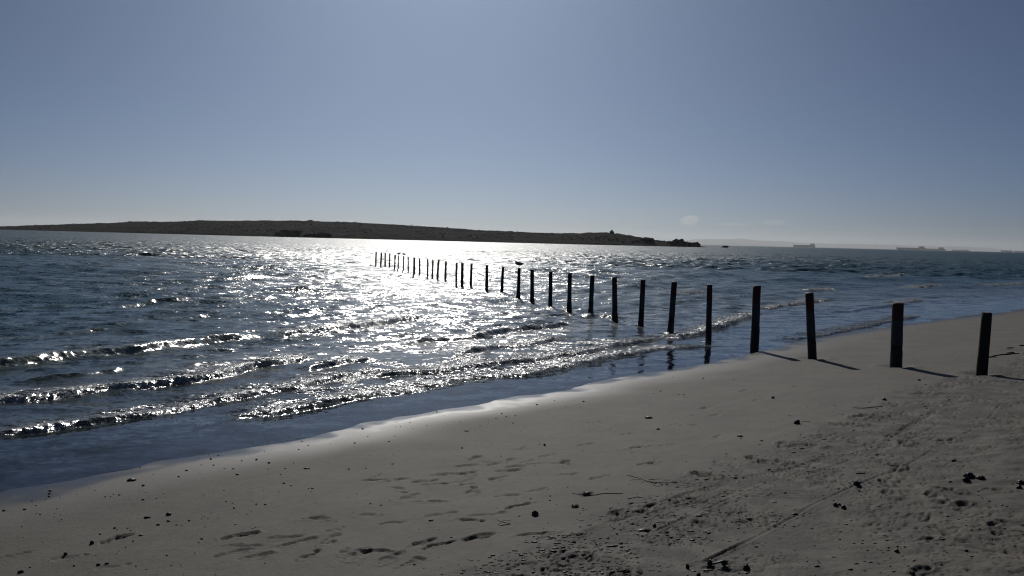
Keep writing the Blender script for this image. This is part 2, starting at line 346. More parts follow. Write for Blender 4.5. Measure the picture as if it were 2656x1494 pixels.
def sand_detail(x, y, s):
    r = np.hypot(x, y)
    z = 0.010 * fbm(x * 0.55, y * 0.55, 3) * sstep(0.3, 2.5, s)
    z += 0.0022 * fbm(x * 3.1 + 4, y * 3.1, 3) * sstep(0.8, 3, s)
    _, al = poly_dist(x, y, SHORE)
    z += 0.0030 * perlin(al * .22, s * 2.2 + .4 * perlin(al * .5, s)) * sstep(.3, 1.2, s) * (1 - sstep(4, 7, s)) + 0.0012 * perlin(al * .5 + 40, s * 7) * sstep(.2, 1, s)
    t, _ = poly_dist(x, y, np.array(TRAMPLED))
    t = t + 0.25 * fbm(x * 1.7, y * 1.7, 3)
    edge = sstep(-0.1, 0.25, t); band = edge * (1 - 0.62 * sstep(1.0, 2.2, t)) * (0.55 + 0.45 * sstep(-.2, .5, fbm(x * .9 + 7, y * .9, 2)))
    far = edge * sstep(1.0, 2.2, t); patch = sstep(-.15, .45, fbm(x * .75 + 31, y * .75 + 4, 3))
    band = band * (0.25 + 0.75 * sstep(-.2, .3, fbm(x * 1.1 + 13, y * 1.1, 3)))
    wx = x + 0.05 * perlin(x * 4, y * 4); wy = y + 0.05 * perlin(x * 4 + 50, y * 4)
    d1 = perlin(wx * 7.0, wy * 5.0); d2 = perlin(wx * 17 + 9, wy * 11 + 2) * (0.75 + .6 * perlin(x * 2.7, y * 2.7)); d3 = perlin(wx * 36 + 1, wy * 26) * (0.75 + .6 * perlin(x * 3.7 + 8, y * 3.7))
    z += band * (-0.012 * sstep(0.2, 0.5, d1) - 0.024 * sstep(0.20, 0.48, d2) - 0.018 * sstep(0.16, 0.42, d3) + 0.010 * np.abs(d2))
    z += far * (0.022 * fbm(x * 1.6 + 3, y * 2.4, 3) + patch * (-0.008 * sstep(0.30, 0.55, perlin(x * 6 + 3, y * 6)) - 0.012 * sstep(.28, .5, d2) - 0.006 * sstep(.25, .5, d3)))
    z += far * sstep(3.0, 5.0, t) * 0.018 * (1 - np.abs(perlin(x * 2.1 + y * .9 + .6 * d1, y * 3.4))) * 0.6
    def near(cx, cy, rad):
        return np.nonzero((np.abs(x - cx) < rad) & (np.abs(y - cy) < rad))
    rs = np.random.default_rng(5)
    for (p, dep) in FEET:
        c = survey(*p[:2]); m = near(c[0], c[1], 0.4)
        ang = R(45) + rs.normal(0, 0.5) + (math.pi if rs.random() < .5 else 0); sz = rs.uniform(0.85, 1.15); dp = dep * rs.uniform(0.008, 0.020)
        if len(m[0]) == 0: continue
        dx = x[m] - c[0]; dy = y[m] - c[1]; u = (dx * math.cos(ang) + dy * math.sin(ang)) / sz; v = (-dx * math.sin(ang) + dy * math.cos(ang)) / sz
        v = v + 0.02 * np.sin(u * 12)
        u = u + 0.030 * perlin(dx * 9 + c[1], dy * 9 + 3); v = v + 0.030 * perlin(dx * 9 + 40, dy * 9 + c[0])
        kind = rs.random()
        ball = np.sqrt(((u - 0.055) / 0.085) ** 2 + (v / 0.048) ** 2); heel = np.sqrt(((u + 0.085) / 0.055) ** 2 + (v / 0.036) ** 2)
        arch = np.sqrt((u / 0.10) ** 2 + ((v - .016) / 0.022) ** 2)
        e = np.minimum(np.minimum(ball, heel + (.5 if kind < .25 else 0)), arch + (.35 if kind < .6 else 0))
        if kind > .85: e = np.minimum(ball + .4, np.sqrt(((u - .02) / .16) ** 2 + (v / .03) ** 2))
        e = e + 0.30 * perlin(dx * 24 + c[0], dy * 24)
        inner = 1 + 0.5 * perlin(dx * 14 + 9, dy * 14 + c[1])
        z[m] += -dp * inner * (1 - sstep(0.55, 1.15, e)) + dp * 0.45 * np.exp(-((e - 1.35) / 0.25) ** 2) * sstep(-.3, .5, perlin(dx * 8 + c[0] * 7, dy * 8))
    for (px, py, w) in HOLES:
        c = survey(px, py); m = near(c[0], c[1], 0.4)
        if len(m[0]) == 0: continue
        rad = w / FPX * math.hypot(c[0], c[1]) * 0.55 + 0.02; ang = rs.uniform(0, 3.1)
        dx = x[m] - c[0]; dy = y[m] - c[1]; u = dx * math.cos(ang) + dy * math.sin(ang); v = -dx * math.sin(ang) + dy * math.cos(ang)
        e = np.sqrt((u / (rad * 1.5)) ** 2 + (v / (rad * .8)) ** 2) + 0.5 * perlin(dx * 22 + c[0], dy * 22)
        z[m] += -min(0.014, rad * .26) * (1 - sstep(0.4, 1.1, e)) + min(.02, rad * .25) * np.exp(-((e - 1.4) / 0.3) ** 2)
    def groove(P, w, dep, mode):
        lo = P.min(0) - .4; hi = P.max(0) + .4
        m = np.nonzero((x > lo[0]) & (x < hi[0]) & (y > lo[1]) & (y < hi[1]))
        if len(m[0]) == 0: return
        d, a = poly_dist(x[m], y[m], P); L = a.max()
        end = sstep(0, .3, a) * sstep(0, .3, L - a)
        d = d + 0.006 * perlin(a * 6, a * 0 + 3)
        if mode == 'line':
            var = 0.35 + 0.9 * sstep(-.2, .5, perlin(a * 1.3, a * 0 + 8))
            z[m] += end * var * (-dep * np.exp(-(d / w) ** 2) + dep * 0.5 * np.exp(-((np.abs(d) - 2.2 * w) / w) ** 2))
        elif mode == 'tread':
            var = 0.35 + 0.8 * sstep(-.2, .4, perlin(a * .8, a * 0 + 2))
            tr = np.sin(a * 2 * math.pi / 0.055 + np.sign(d) * 1.2 + np.abs(d) * 60)
            z[m] += end * var * (1 - sstep(w * .8, w, np.abs(d))) * (-dep * .55 + dep * .6 * tr)
        elif mode == 'drag':
            for o in (-0.11, -0.04, 0.04, 0.12):
                z[m] += -end * dep * (0.4 + .6 * sstep(-.2, .3, perlin(a * 3 + o * 90, a * 0))) * np.exp(-((d - o) / w) ** 2)
        elif mode == 'scuff':
            z[m] += -end * dep * sstep(-.3, .3, perlin(a * 4, d * 9)) * np.exp(-(d / w) ** 2)
    groove(TRACK_LINE, 0.013, 0.012, 'line'); groove(TRACK_TREAD, 0.055, 0.017, 'tread')
    groove(TRACK_TREAD + np.array([0.16, -0.17]), 0.03, 0.008, 'tread')
    groove(TRACK_DRAG, 0.012, 0.014, 'drag'); groove(TRACK_THIN, 0.012, 0.009, 'line'); groove(TRACK_CURVE, 0.03, 0.007, 'tread')
    groove(PRINT_TRAIL, 0.03, 0.012, 'scuff')
    # the sand piles a little against each post
    for (px, py) in [(2107, 929), (2324, 951), (2546, 970)]:
        c = survey(px, py); dd = np.hypot(x - c[0], y - c[1])
        z += -0.035 * np.exp(-(dd / 0.19) ** 2) + 0.018 * np.exp(-((dd - .36) / 0.12) ** 2)
    return z

M_SAND = sand_material()
def build_sand():
    th = polar_axes(None, 36.0, 0.085)
    hs = 1.75
    dy = np.concatenate([np.linspace(2.5, 30, 36)[:-1], np.linspace(30, 425, 640), np.linspace(430, 3000, 40)])   # px below the horizon at 870 px focal length
    rr = (870.0 * hs / dy)[::-1]
    rr = np.concatenate([rr])
    T, Rr = np.meshgrid(th, rr); X = Rr * np.sin(T); Y = Rr * np.cos(T)
    s = beach_s(X, Y); Z = h0_of_s(s)
    fine = (Rr > 1.5) & (Rr < 75) & (s > -2)
    fi = np.nonzero(fine); Z[fi] += sand_detail(X[fi], Y[fi], s[fi])
    wob = 0.35 * fbm(X * .8, Y * .8, 2)
    wet = 1 - sstep(0.05, 1.5, s + wob * sstep(0, 2, s))
    soak = 1 - sstep(-0.02, 0.50, s + 0.40 * fbm(X * 1.3 + 5, Y * 1.3, 3))
    churn = np.zeros_like(X); tt, _ = poly_dist(X[fi], Y[fi], np.array(TRAMPLED)); tt = tt + .25 * fbm(X[fi] * 1.7, Y[fi] * 1.7, 3)
    churn[fi] = sstep(-.1, .2, tt) * (1 - .6 * sstep(.8, 2.0, tt)) * sstep(-.5, .3, fbm(X[fi] * 3.3, Y[fi] * 3.3, 4))
    me = grid_mesh('sand', X, Y, Z, {'wet': wet, 'soak': soak, 'churn': churn}, keep=(s > -16))
    o = link('sand', me, M_SAND); tag(o, kind='structure')
    return X, Y, Z, th, rr
_sand = build_sand()
# fast look-up of the finished sand height
_SX, _SY, _SZ, _sth, _srr = _sand
def sand_z(x, y):
    r = math.hypot(x, y); t = math.atan2(x, y)
    i = int(np.clip(np.searchsorted(_srr, r), 1, len(_srr) - 1)); j = int(np.clip(np.searchsorted(_sth, t), 1, len(_sth) - 1))
    fr = (r - _srr[i - 1]) / (_srr[i] - _srr[i - 1]); ft = (t - _sth[j - 1]) / (_sth[j] - _sth[j - 1])
    a = _SZ[i - 1, j - 1] * (1 - ft) + _SZ[i - 1, j] * ft; b = _SZ[i, j - 1] * (1 - ft) + _SZ[i, j] * ft
    return float(a * (1 - fr) + b * fr)

# ================================================================== WATER
def comps():
    rs = np.random.default_rng(21); out = []
    for L in np.geomspace(0.30, 12.0, 84):
        th = R(-63) + rs.normal(0, R(30)) * (1.25 if L < 2 else 0.9)
        slope = 0.040 if L < 0.8 else 0.052 * (1.0 if L < 5 else (5 / L) ** 1.9)
        k = 2 * math.pi / L
        out.append((L, k * math.cos(th), k * math.sin(th), slope / k, rs.uniform(0, 6.28)))
    return out
WAVES = comps()
# breaking waves, traced as lines on the water: (points in the 2576 px view, height, foam)
BREAK = [
    ([(-150, 935), (0, 917), (100, 905), (200, 893), (300, 886), (400, 874), (480, 860), (560, 850), (680, 842)], 0.27, 0.45),
    ([(680, 846), (780, 834), (880, 826), (1000, 808), (1100, 797)], 0.19, 0.75),
    ([(240, 778), (330, 768), (430, 760), (560, 754), (700, 751), (830, 746), (940, 740)], 0.18, 0.30),
    ([(300, 806), (400, 800), (480, 796), (570, 790)], 0.14, 0.25),
    ([(-150, 1030), (0, 1008), (120, 998), (240, 986), (400, 968), (550, 944), (700, 914), (830, 893)], 0.17, 1.0),
    ([(-150, 1118), (0, 1098), (150, 1078), (300, 1055), (450, 1030), (600, 1000), (750, 972), (880, 945), (960, 930)], 0.09, 0.9),
    ([(440, 1083), (520, 1070), (640, 1048), (780, 1024), (900, 1000), (1050, 980), (1200, 956), (1350, 938), (1440, 922), (1560, 896), (1700, 876), (1850, 868)], 0.075, 0.95),
    ([(860, 965), (980, 945), (1100, 935), (1230, 918), (1380, 902), (1500, 882), (1600, 862), (1690, 846)], 0.085, 0.95),
    ([(990, 868), (1080, 858), (1180, 850), (1280, 832), (1380, 822), (1450, 812)], 0.16, 0.5),
    ([(1130, 892), (1230, 876), (1330, 866), (1430, 850)], 0.12, 0.8),
    ([(1640, 862), (1720, 848), (1800, 828), (1860, 806), (1920, 786)], 0.15, 1.0),
    ([(1900, 778), (1980, 770), (2050, 758), (2100, 752)], 0.17, 0.9),
    ([(1960, 862), (2060, 846), (2160, 826), (2240, 808), (2320, 793)], 0.055, 0.8),
    ([(1470, 798), (1510, 796), (1560, 803)], 0.12, 0.8),
    ([(1690, 742), (1740, 740), (1790, 735)], 0.20, 1.0),
    ([(2160, 699), (2220, 697), (2290, 690)], 0.30, 1.0),
    ([(2030, 733), (2070, 730), (2110, 728)], 0.20, 0.9),
    ([(2250, 764), (2290, 760), (2330, 757)], 0.16, 0.9),
    ([(2290, 724), (2340, 720), (2380, 718)], 0.20, 0.9),
    ([(2490, 720), (2530, 716), (2590, 712)], 0.20, 0.8),
    ([(700, 712), (800, 708), (900, 706), (1000, 700)], 0.16, 0.2),
    ([(760, 935), (860, 912), (960, 905)], 0.08, 0.8),
    ([(-100, 860), (40, 846), (160, 836), (300, 826)], 0.10, 0.0), ([(60, 960), (220, 945), (330, 930)], 0.07, 0.15),
    ([(600, 790), (760, 785), (900, 770)], 0.10, 0.1), ([(-100, 790), (60, 775), (200, 772)], 0.12, 0.0),
    ([(1300, 790), (1380, 785), (1460, 772)], 0.12, 0.1), ([(1560, 770), (1680, 765), (1790, 752)], 0.12, 0.0), ([(2080, 790), (2200, 775), (2330, 760)], 0.10, 0.0),
]
CRESTS = [(catmull([on_plane(a * K, b * K) for a, b in p], 5), A * (0.62 if A > .1 else .8), f) for p, A, f in BREAK]
WASHED = [on_plane(a, b) for a, b in [(1344, 778), (1380, 784.4), (1427, 793.7), (1476, 805), (1531.6, 818), (1595, 832.5), (1662, 844), (1739, 864), (1837, 886)]]     # feet of the posts
def _ccw(q): return sum(q[i][0] * q[(i + 1) % len(q)][1] - q[(i + 1) % len(q)][0] * q[i][1] for i in range(len(q))) > 0
# water churned up behind the last breakers
CHURN = [(np.array([on_plane(a * K, b * K) for a, b in p]), f) for p, f in [([(980, 962), (1240, 850), (1700, 848), (1450, 920)], 1.0), ([(560, 1022), (1000, 895), (1080, 925), (900, 1000)], .85),
          ([(150, 1005), (560, 920), (780, 900), (420, 990)], .5), ([(1000, 900), (1180, 830), (1450, 815), (1420, 860)], .7), ([(700, 840), (900, 790), (1100, 780), (1000, 830)], .5)]]
def water_field(x, y, cell=None, s=None):
    """-> dx, dy, z, crest, foam of the sea surface above the still-water point x, y"""
    if s is None: s = beach_s(x, y)
    off = np.maximum(-s, 0)
    deep = 0.03 + 0.24 * sstep(2, 10, off) + 0.73 * sstep(8, 36, off)
    z = np.zeros_like(x); dx = np.zeros_like(x); dy = np.zeros_like(x)
    gust = 0.75 + 0.35 * fbm(x * 0.018, y * 0.010, 3)
    for (L, kx, ky, a, ph) in WAVES:
        w = deep * gust if L > 1.5 else (0.10 + 0.90 * sstep(1.0, 9, off)) * gust
        if cell is not None: w = w * np.clip((L / cell - 1.6) / 1.6, 0, 1)
        p = kx * x + ky * y + ph; k = math.hypot(kx, ky)
        z += a * w * np.sin(p); c = a * w * np.cos(p) * 0.8
        dx += c * kx / k; dy += c * ky / k
    crest = np.zeros_like(x); foam = np.zeros_like(x)
    z *= 1.0
    for (P, A, f) in CRESTS:
        lo = P.min(0) - 3.5; hi = P.max(0) + 3.5
        m = np.nonzero((x > lo[0]) & (x < hi[0]) & (y > lo[1]) & (y < hi[1]))
        if len(m[0]) == 0: continue
        d, a = poly_dist(x[m], y[m], P); Lc = np.sum(np.hypot(*np.diff(P, axis=0).T))
        rd = np.hypot(x[m], y[m])
        d = d + 0.18 * perlin(x[m] * .7 + A * 99, y[m] * .7) + 0.05 * perlin(x[m] * 3, y[m] * 3)
        e = sstep(0, 0.16 * Lc, a) * sstep(0, 0.16 * Lc, Lc - a); e = e * np.clip(1.3 - np.maximum(0, np.abs(d) - 1.5), 0, 1)
        Af = A * (0.75 + 0.45 * perlin(a * 0.55 + A * 50, a * 0 + 1.5)) * e
        w = max(0.10, A * 1.15)                       # shoreward is the right-hand side of the line (d > 0)
        prof = np.where(d > 0, np.exp(-(d / (w * 0.75)) ** 2), np.exp(-(d / (w * 3.2)) ** 2))
        trough = -0.22 * np.exp(-((d - w * 1.9) / (w * 1.3)) ** 2)
        z[m] += Af * (prof + trough)
        up_ = np.where(d > 0, np.exp(-(d / (w * 1.25)) ** 2), np.exp(-(d / (w * 0.9)) ** 2)) * e
        crest[m] = np.maximum(crest[m], up_ * min(1, A * 6))
        fo = f * e * np.where(d > 0, np.exp(-(d / (w * 1.3)) ** 4), np.exp(-(d / (0.22 + f * 0.40 + w * 1.6)) ** 2)) * sstep(-.35, .3, perlin(a * 1.1 + A * 77, a * 0 + 4) + f - .55)
        foam[m] = np.maximum(foam[m], fo)
    for q, amt in CHURN:
        cx, cy = q.mean(0); R_ = np.hypot(*(q - q.mean(0)).T).max() + .5
        m = np.nonzero((np.abs(x - cx) < R_) & (np.abs(y - cy) < R_))
        if len(m[0]) == 0: continue
        ins = np.full(len(m[0]), 1e9)
        for i in range(len(q)):
            a, b = q[i], q[(i + 1) % len(q)]; l = math.hypot(*(b - a)); side = ((b[0] - a[0]) * (y[m] - a[1]) - (b[1] - a[1]) * (x[m] - a[0])) / l
            ins = np.minimum(ins, side * (1 if _ccw(q) else -1))
        foam[m] = np.maximum(foam[m], amt * sstep(-.25, .5, ins) * sstep(-.25, .35, perlin(x[m] * 1.6 + 3, y[m] * 1.6) + .5 * perlin(x[m] * 5, y[m] * 5)))
    for (fx, fy) in WASHED:
        dd = np.hypot(x - fx, y - fy); m = np.nonzero(dd < 1.2)
        if len(m[0]) == 0: continue
        dm = dd[m]; foam[m] = np.maximum(foam[m], 0.8 * np.exp(-((dm - .12) / .16) ** 2) * sstep(-.3, .3, perlin(x[m] * 5, y[m] * 5)))
        z[m] += 0.03 * np.exp(-(dm / .16) ** 2) + 0.008 * np.cos(dm * 22) * np.exp(-dm / .35)
    # churned foam leaves lumps in the surface
    nf = np.nonzero(foam > 0.05)
    if len(nf[0]):
        xx, yy = x[nf], y[nf]
        z[nf] += foam[nf] * (0.018 * perlin(xx * 9, yy * 9) + 0.012 * perlin(xx * 21, yy * 21) + .008 * perlin(xx * 45, yy * 45))
    # thin film that runs up the sand
    z += 0.004 * fbm(x * 1.1 + 9, y * 1.1, 2) * (1 - sstep(2, 8, off))
    return dx, dy, z, crest, foam

M_WATER = water_material()
def build_water():
    th = polar_axes(None, 36.0, 0.082)
    dyp = np.concatenate([np.geomspace(0.05, 3, 44)[:-1], np.linspace(3, 24, 250)[:-1], np.linspace(24, 290, 560), np.linspace(292, 700, 40)])
    rr = (870.0 * EYE / dyp)[::-1]
    T, Rr = np.meshgrid(th, rr); X = Rr * np.sin(T); Y = Rr * np.cos(T)
    drr = np.gradient(rr); cell = np.maximum(drr[:, None] * 0.8, Rr * R(0.082) * 1.2)
    cell = np.broadcast_to(cell, X.shape)
    s = beach_s(X, Y)
    act = np.nonzero(s < 2.0)
    Z = np.zeros_like(X); crest = np.zeros_like(X); foam = np.zeros_like(X)
    dx, dy, z, cr, fo = water_field(X[act], Y[act], cell[act], s[act])
    gz = h0_of_s(s)
    X2 = X.copy(); Y2 = Y.copy()
    X2[act] += dx; Y2[act] += dy; Z[act] = z; crest[act] = cr; foam[act] = fo
    depth = Z - gz
    off = np.maximum(-s, 0)
    opac = np.clip(1 - np.exp(-np.maximum(depth, 0) * 5.0), 0, 1)
    opac = np.maximum(opac, sstep(6, 14, off))
    chop = 0.05 + 0.05 * sstep(0.2, 1.0, off) + 0.34 * sstep(1.2, 8, off) + 0.22 * sstep(8, 30, off) + 0.50 * sstep(32, 110, off); chop = np.maximum(chop, 1.2 * sstep(.05, .6, foam))
    rgh = 0.07 + 0.09 * sstep(1.5, 6, off) + 0.09 * sstep(18, 50, Rr) + 0.13 * sstep(50, 200, Rr); rgh = np.maximum(rgh, 0.25 * foam)
    keep = (depth > -0.03) & (s < 1.6)
    me = grid_mesh('sea', X2, Y2, Z, {'chop': chop, 'opac': opac, 'rgh': rgh, 'crest': crest, 'foam': foam, 'shal': 1 - sstep(4, 26, off)}, keep=keep)
    tag(link('sea', me, M_WATER), kind='structure')
build_water()

# ------------------------------------------------------------------ foam: the lumps and drops on the breaking crests
def foam_material():
    m, N, L = new_mat('sea_foam')
    p = nd(N, 'ShaderNodeBsdfPrincipled', Roughness=0.22, IOR=1.33); p.inputs['Base Color'].default_value = (0.7, 0.7, 0.7, 1)
    tr = nd(N, 'ShaderNodeBsdfTranslucent'); tr.inputs['Color'].default_value = (0.85, 0.86, 0.85, 1)
    mx = N.new('ShaderNodeMixShader'); mx.inputs[0].default_value = 0.6; L.new(p.outputs[0], mx.inputs[1]); L.new(tr.outputs[0], mx.inputs[2])
    o = N.new('ShaderNodeOutputMaterial'); L.new(mx.outputs[0], o.inputs[0]); return m
def blobs(name, P, rad, mat, squash=0.7, stretch=None):
    V, F = ico(1); F = np.array(F); n = len(P)
    rs = np.random.default_rng(4)
    S = np.stack([rad * rs.uniform(.7, 1.5, n), rad * rs.uniform(.7, 1.5, n), rad * squash * rs.uniform(.6, 1.2, n)], 1)
    if stretch is not None: S *= stretch
    VV = V[None] * S[:, None, :] * (1 + 0.25 * rs.uniform(-1, 1, (n, len(V), 1))) + P[:, None, :]
    FF = F[None] + (np.arange(n) * len(V))[:, None, None]
    return mesh_np(name, VV.reshape(-1, 3), FF.reshape(-1, 3))
def build_foam():
    rs = np.random.default_rng(31); X = []; Y = []; Wt = []
    for (P, A, f) in CRESTS:
        if f < 0.05: continue
        L = np.sum(np.hypot(*np.diff(P, axis=0).T)); d0 = np.hypot(*P.mean(0))
        n = int(L * f * 420 * min(1.0, 18 / d0)); seg = np.hypot(*np.diff(P, axis=0).T); cum = np.concatenate([[0], np.cumsum(seg)])
        a = rs.uniform(0, L, n); px = np.interp(a, cum, P[:, 0]); py = np.interp(a, cum, P[:, 1])
        i = np.clip(np.searchsorted(cum, a) - 1, 0, len(seg) - 1); t = np.diff(P, axis=0)[i] / seg[i][:, None]
        w = max(.1, A * 1.15); o = np.where(rs.random(n) < .4, rs.uniform(0, 1.2 * w, n), -np.abs(rs.normal(0, .25 + w * 1.2, n)))
        X.append(px + t[:, 1] * o); Y.append(py - t[:, 0] * o); Wt.append(np.full(n, 1.0))
    # churned water between the last two wavelets, under the sun
    for poly, n in [([(1000, 962), (1250, 855), (1690, 850), (1440, 918)], 2600), ([(600, 1010), (1000, 905), (1060, 930), (900, 990)], 900), ([(540, 1000), (860, 925), (900, 950), (640, 1030)], 500),
                    ([(200, 1000), (560, 925), (700, 915), (420, 990)], 300)]:
        q = [on_plane(a * K, b * K) for a, b in poly]; u = rs.random(n); v = rs.random(n)
        p = (np.outer((1 - u) * (1 - v), q[0]) + np.outer((1 - u) * v, q[1]) + np.outer(u * v, q[2]) + np.outer(u * (1 - v), q[3]))
        keep = perlin(p[:, 0] * 1.5, p[:, 1] * 1.5) > -0.15; p = p[keep]
        X.append(p[:, 0]); Y.append(p[:, 1]); Wt.append(np.full(len(p), 9.0))
    # beads along the edge of the film
    i = rs.integers(0, len(SHORE) - 1, 9000); t = rs.random(9000); e = SHORE[i] * (1 - t)[:, None] + SHORE[i + 1] * t[:, None]
    n = np.roll(SHORE, -1, 0) - SHORE; n = n[i]; n /= np.hypot(n[:, 0], n[:, 1])[:, None]
    off = -np.abs(rs.normal(0.12, 0.10, 9000)); e = e + np.stack([n[:, 1], -n[:, 0]], 1) * off[:, None]
    k = (e[:, 1] > 5) & (e[:, 1] < 45) & (perlin(e[:, 0] * .8, e[:, 1] * .8) > 0.12) & ((e[:, 0] > 5) | (rs.random(9000) < .05))
    X.append(e[k, 0]); Y.append(e[k, 1]); Wt.append(np.full(k.sum(), 9.0))
    # scattered whitecaps farther out
    for _ in range(230):
        az = rs.uniform(-0.62, 0.62); d = rs.uniform(40, 330) ; cx, cy = d * math.sin(az), d * math.cos(az)
        if beach_s(np.array([cx]), np.array([cy]))[0] > -6: continue
        m = rs.integers(6, 26); ln = rs.uniform(.25, 1.1) * (0.6 + d / 160)
        X.append(cx + rs.normal(0, ln, m)); Y.append(cy + rs.normal(0, .12, m)); Wt.append(np.full(m, 9.0))
    X = np.concatenate(X); Y = np.concatenate(Y); Wt = np.concatenate(Wt)
    dx, dy, z, cr, fo = water_field(X, Y, np.full(X.shape, 0.3))
    ok = (fo > rs.random(len(X)) * 0.75) | (Wt > 5)
    d = np.hypot(X, Y); rad = rs.uniform(0.003, 0.009, len(X)) * np.clip(d / 16, 0.8, 5)
    P = np.stack([X + dx, Y + dy, z + rad * 0.3 + np.where(fo > .3, rs.uniform(0, .012, len(X)), 0)], 1)[ok]
    me = blobs('foam', P, rad[ok], None)
    tag(link('foam', me, foam_material()), 'sparkling white foam along the breaking wavelets', 'foam', kind='stuff')
build_foam()

# ================================================================== ISLAND AND FAR SHORE
ISLAND_TOP = [(-900, 588), (-500, 584), (-200, 586), (-60, 587), (0, 586.8), (40, 586), (81, 584.6), (136, 582.7), (229, 579.6), (318, 577), (338, 574), (373, 574), (411, 576), (516, 572), (524, 571), (574, 572.2),
              (605, 572.6), (660, 572.2), (699, 571.8), (796, 573), (912, 576.2), (997, 581.3), (1067, 585.6), (1172, 591.8), (1245, 597.7), (1288, 598), (1366, 602.7), (1416, 604.6), (1463, 605.4),
              (1501, 604.2), (1544, 602), (1567, 602), (1580, 604.5), (1598, 605), (1618, 609.5), (1633, 610.5), (1660, 616), (1690, 617.5), (1694, 623), (1723, 625), (1746, 625.3), (1770, 626), (1800, 632), (1815, 638), (1830, 641)]
ITX = np.array([p[0] for p in ISLAND_TOP], float); ITY = np.array([p[1] for p in ISLAND_TOP], float)
def shore_D(px): return np.interp(px, [-900, 0, 300, 600, 1100, 1500, 1700, 1830], [1400, 1250, 1120, 930, 880, 790, 820, 880])
def ridge_D(px): return shore_D(px) + np.interp(px, [-900, 0, 900, 1500, 1700, 1830], [90, 120, 170, 110, 45, 12])
def horizon_y(px): return 591 + 0.024 * px
def at_px(px, D):
    d = ray(px, horizon_y(px)); return d[0] / d[1] * D, D
def island_z(px, v):
    """v = 0 at the near waterline, 1 on the ridge, 2 at the far waterline"""
    top = np.interp(px, ITX, ITY); Zr = EYE + (horizon_y(px) - top) / FPX * ridge_D(px)
    prof = np.where(v < 1, 0.10 * sstep(-0.02, 0.06, v) + 0.90 * (0.55 * v + 0.45 * np.sin(np.clip(v, 0, 1) * math.pi / 2) ** 1.3), 1 - sstep(1, 2, v))
    return np.maximum(Zr, 0.4) * prof
M_ISLAND = None
def island_material():
    m, N, L = new_mat('island_scrub_and_rock')
    geo = N.new('ShaderNodeNewGeometry')
    n1 = nd(N, 'ShaderNodeTexNoise', Scale=0.045, Detail=8.0, Roughness=0.65); L.new(geo.outputs['Position'], n1.inputs['Vector'])
    n2 = nd(N, 'ShaderNodeTexNoise', Scale=0.4, Detail=6.0, Roughness=0.7); L.new(geo.outputs['Position'], n2.inputs['Vector'])
    c = ramp(N, L, n1.outputs['Fac'], [(0.35, (0.004, 0.0042, 0.0045)), (0.5, (0.007, 0.0068, 0.007)), (0.66, (0.026, 0.025, 0.025))])
    sep = N.new('ShaderNodeSeparateXYZ'); L.new(geo.outputs['Position'], sep.inputs[0])
    low = N.new('ShaderNodeMapRange'); L.new(sep.outputs[2], low.inputs[0]); low.inputs[1].default_value = 1.0; low.inputs[2].default_value = 2.6; low.inputs[3].default_value = 1.0; low.inputs[4].default_value = 0.0
    c2 = mixc(N, L, low.outputs[0], c, (0.010, 0.010, 0.010))
    p = nd(N, 'ShaderNodeBsdfPrincipled', Roughness=1.0); p.inputs['Specular IOR Level'].default_value = 0.03; L.new(c2, p.inputs['Base Color'])
    b = nd(N, 'ShaderNodeBump', Strength=0.9, Distance=0.8); L.new(n2.outputs['Fac'], b.inputs['Height']); L.new(b.outputs[0], p.inputs['Normal'])
    o = N.new('ShaderNodeOutputMaterial'); L.new(p.outputs[0], o.inputs[0]); return m
M_ISLAND = island_material()
M_ROCK = simple_mat('shore_rock', (0.012, 0.0115, 0.011), (0.045, 0.042, 0.04), scale=0.5, rough=0.95, bump=0.8, dist=0.5, spec=.05)
def isl_noise(x, y, v):
    rk = np.abs(fbm(x * 0.05, y * 0.05, 4))
    return (1.5 * rk * sstep(0.0, .08, v) * (1 - sstep(.25, .7, v)) + 0.45 * fbm(x * .11, y * .11, 3) + 0.5 * np.maximum(0, perlin(x * .3, y * .3)) * sstep(.3, .8, v) + 0.9 * np.maximum(0, perlin(x * .07 + 3, y * .05) - .1) * sstep(.6, 1, v))
def build_island():
    px = np.concatenate([np.linspace(-900, -40, 60)[:-1], np.arange(-40, 1831, 2.6)]); v = np.concatenate([[-0.12, -.03], np.linspace(0, 1.1, 46), np.linspace(1.2, 2.1, 14)])
    PXg, Vg = np.meshgrid(px, v)
    D = np.where(Vg < 1, shore_D(PXg) + (ridge_D(PXg) - shore_D(PXg)) * Vg, ridge_D(PXg) + 190 * (Vg - 1) * np.clip((1835 - PXg) / 300, .05, 1))
    hx = (PXg - PW / 2) / FPX
    X = hx * D; Y = D
    Z = island_z(PXg, Vg)
    nz = isl_noise(X, Y, Vg) * np.clip(Z / 3, 0, 1)
    Z = Z + nz - 0.35 * np.clip(Z / 3, 0, 1)
    Z = np.where(Vg < 0, -0.8, Z); Z = np.where(Vg > 2.0, -0.8, Z)
    tag(link('island', grid_mesh('island', X, Y, Z), M_ISLAND), kind='structure')
    # low scrub
    rs = np.random.default_rng(8); n = 3200
    p = rs.uniform(-60, 1790, n); vv = np.where(rs.random(n) < .30, rs.uniform(.9, 1.06, n), rs.uniform(.12, 1.0, n))
    D = np.where(vv < 1, shore_D(p) + (ridge_D(p) - shore_D(p)) * vv, ridge_D(p) + 190 * (vv - 1) * np.clip((1835 - p) / 300, .05, 1))
    x = (p - PW / 2) / FPX * D; z = island_z(p, vv); z = z + (isl_noise(x, D, vv) - .35) * np.clip(z / 3, 0, 1)
    keep = perlin(x * .02, D * .02) > -0.15
    P = np.stack([x, D, z + .1], 1)[keep]
    me = blobs('scrub', P, rs.uniform(.35, .95, keep.sum()), None, squash=.75)
    tag(link('scrub', me, simple_mat('dry_scrub', (0.008, 0.0085, 0.006), (0.02, 0.018, 0.013), scale=.6, rough=.95, spec=.03)), 'low dark scrub covering the island slope', 'scrub', kind='stuff')
build_island()
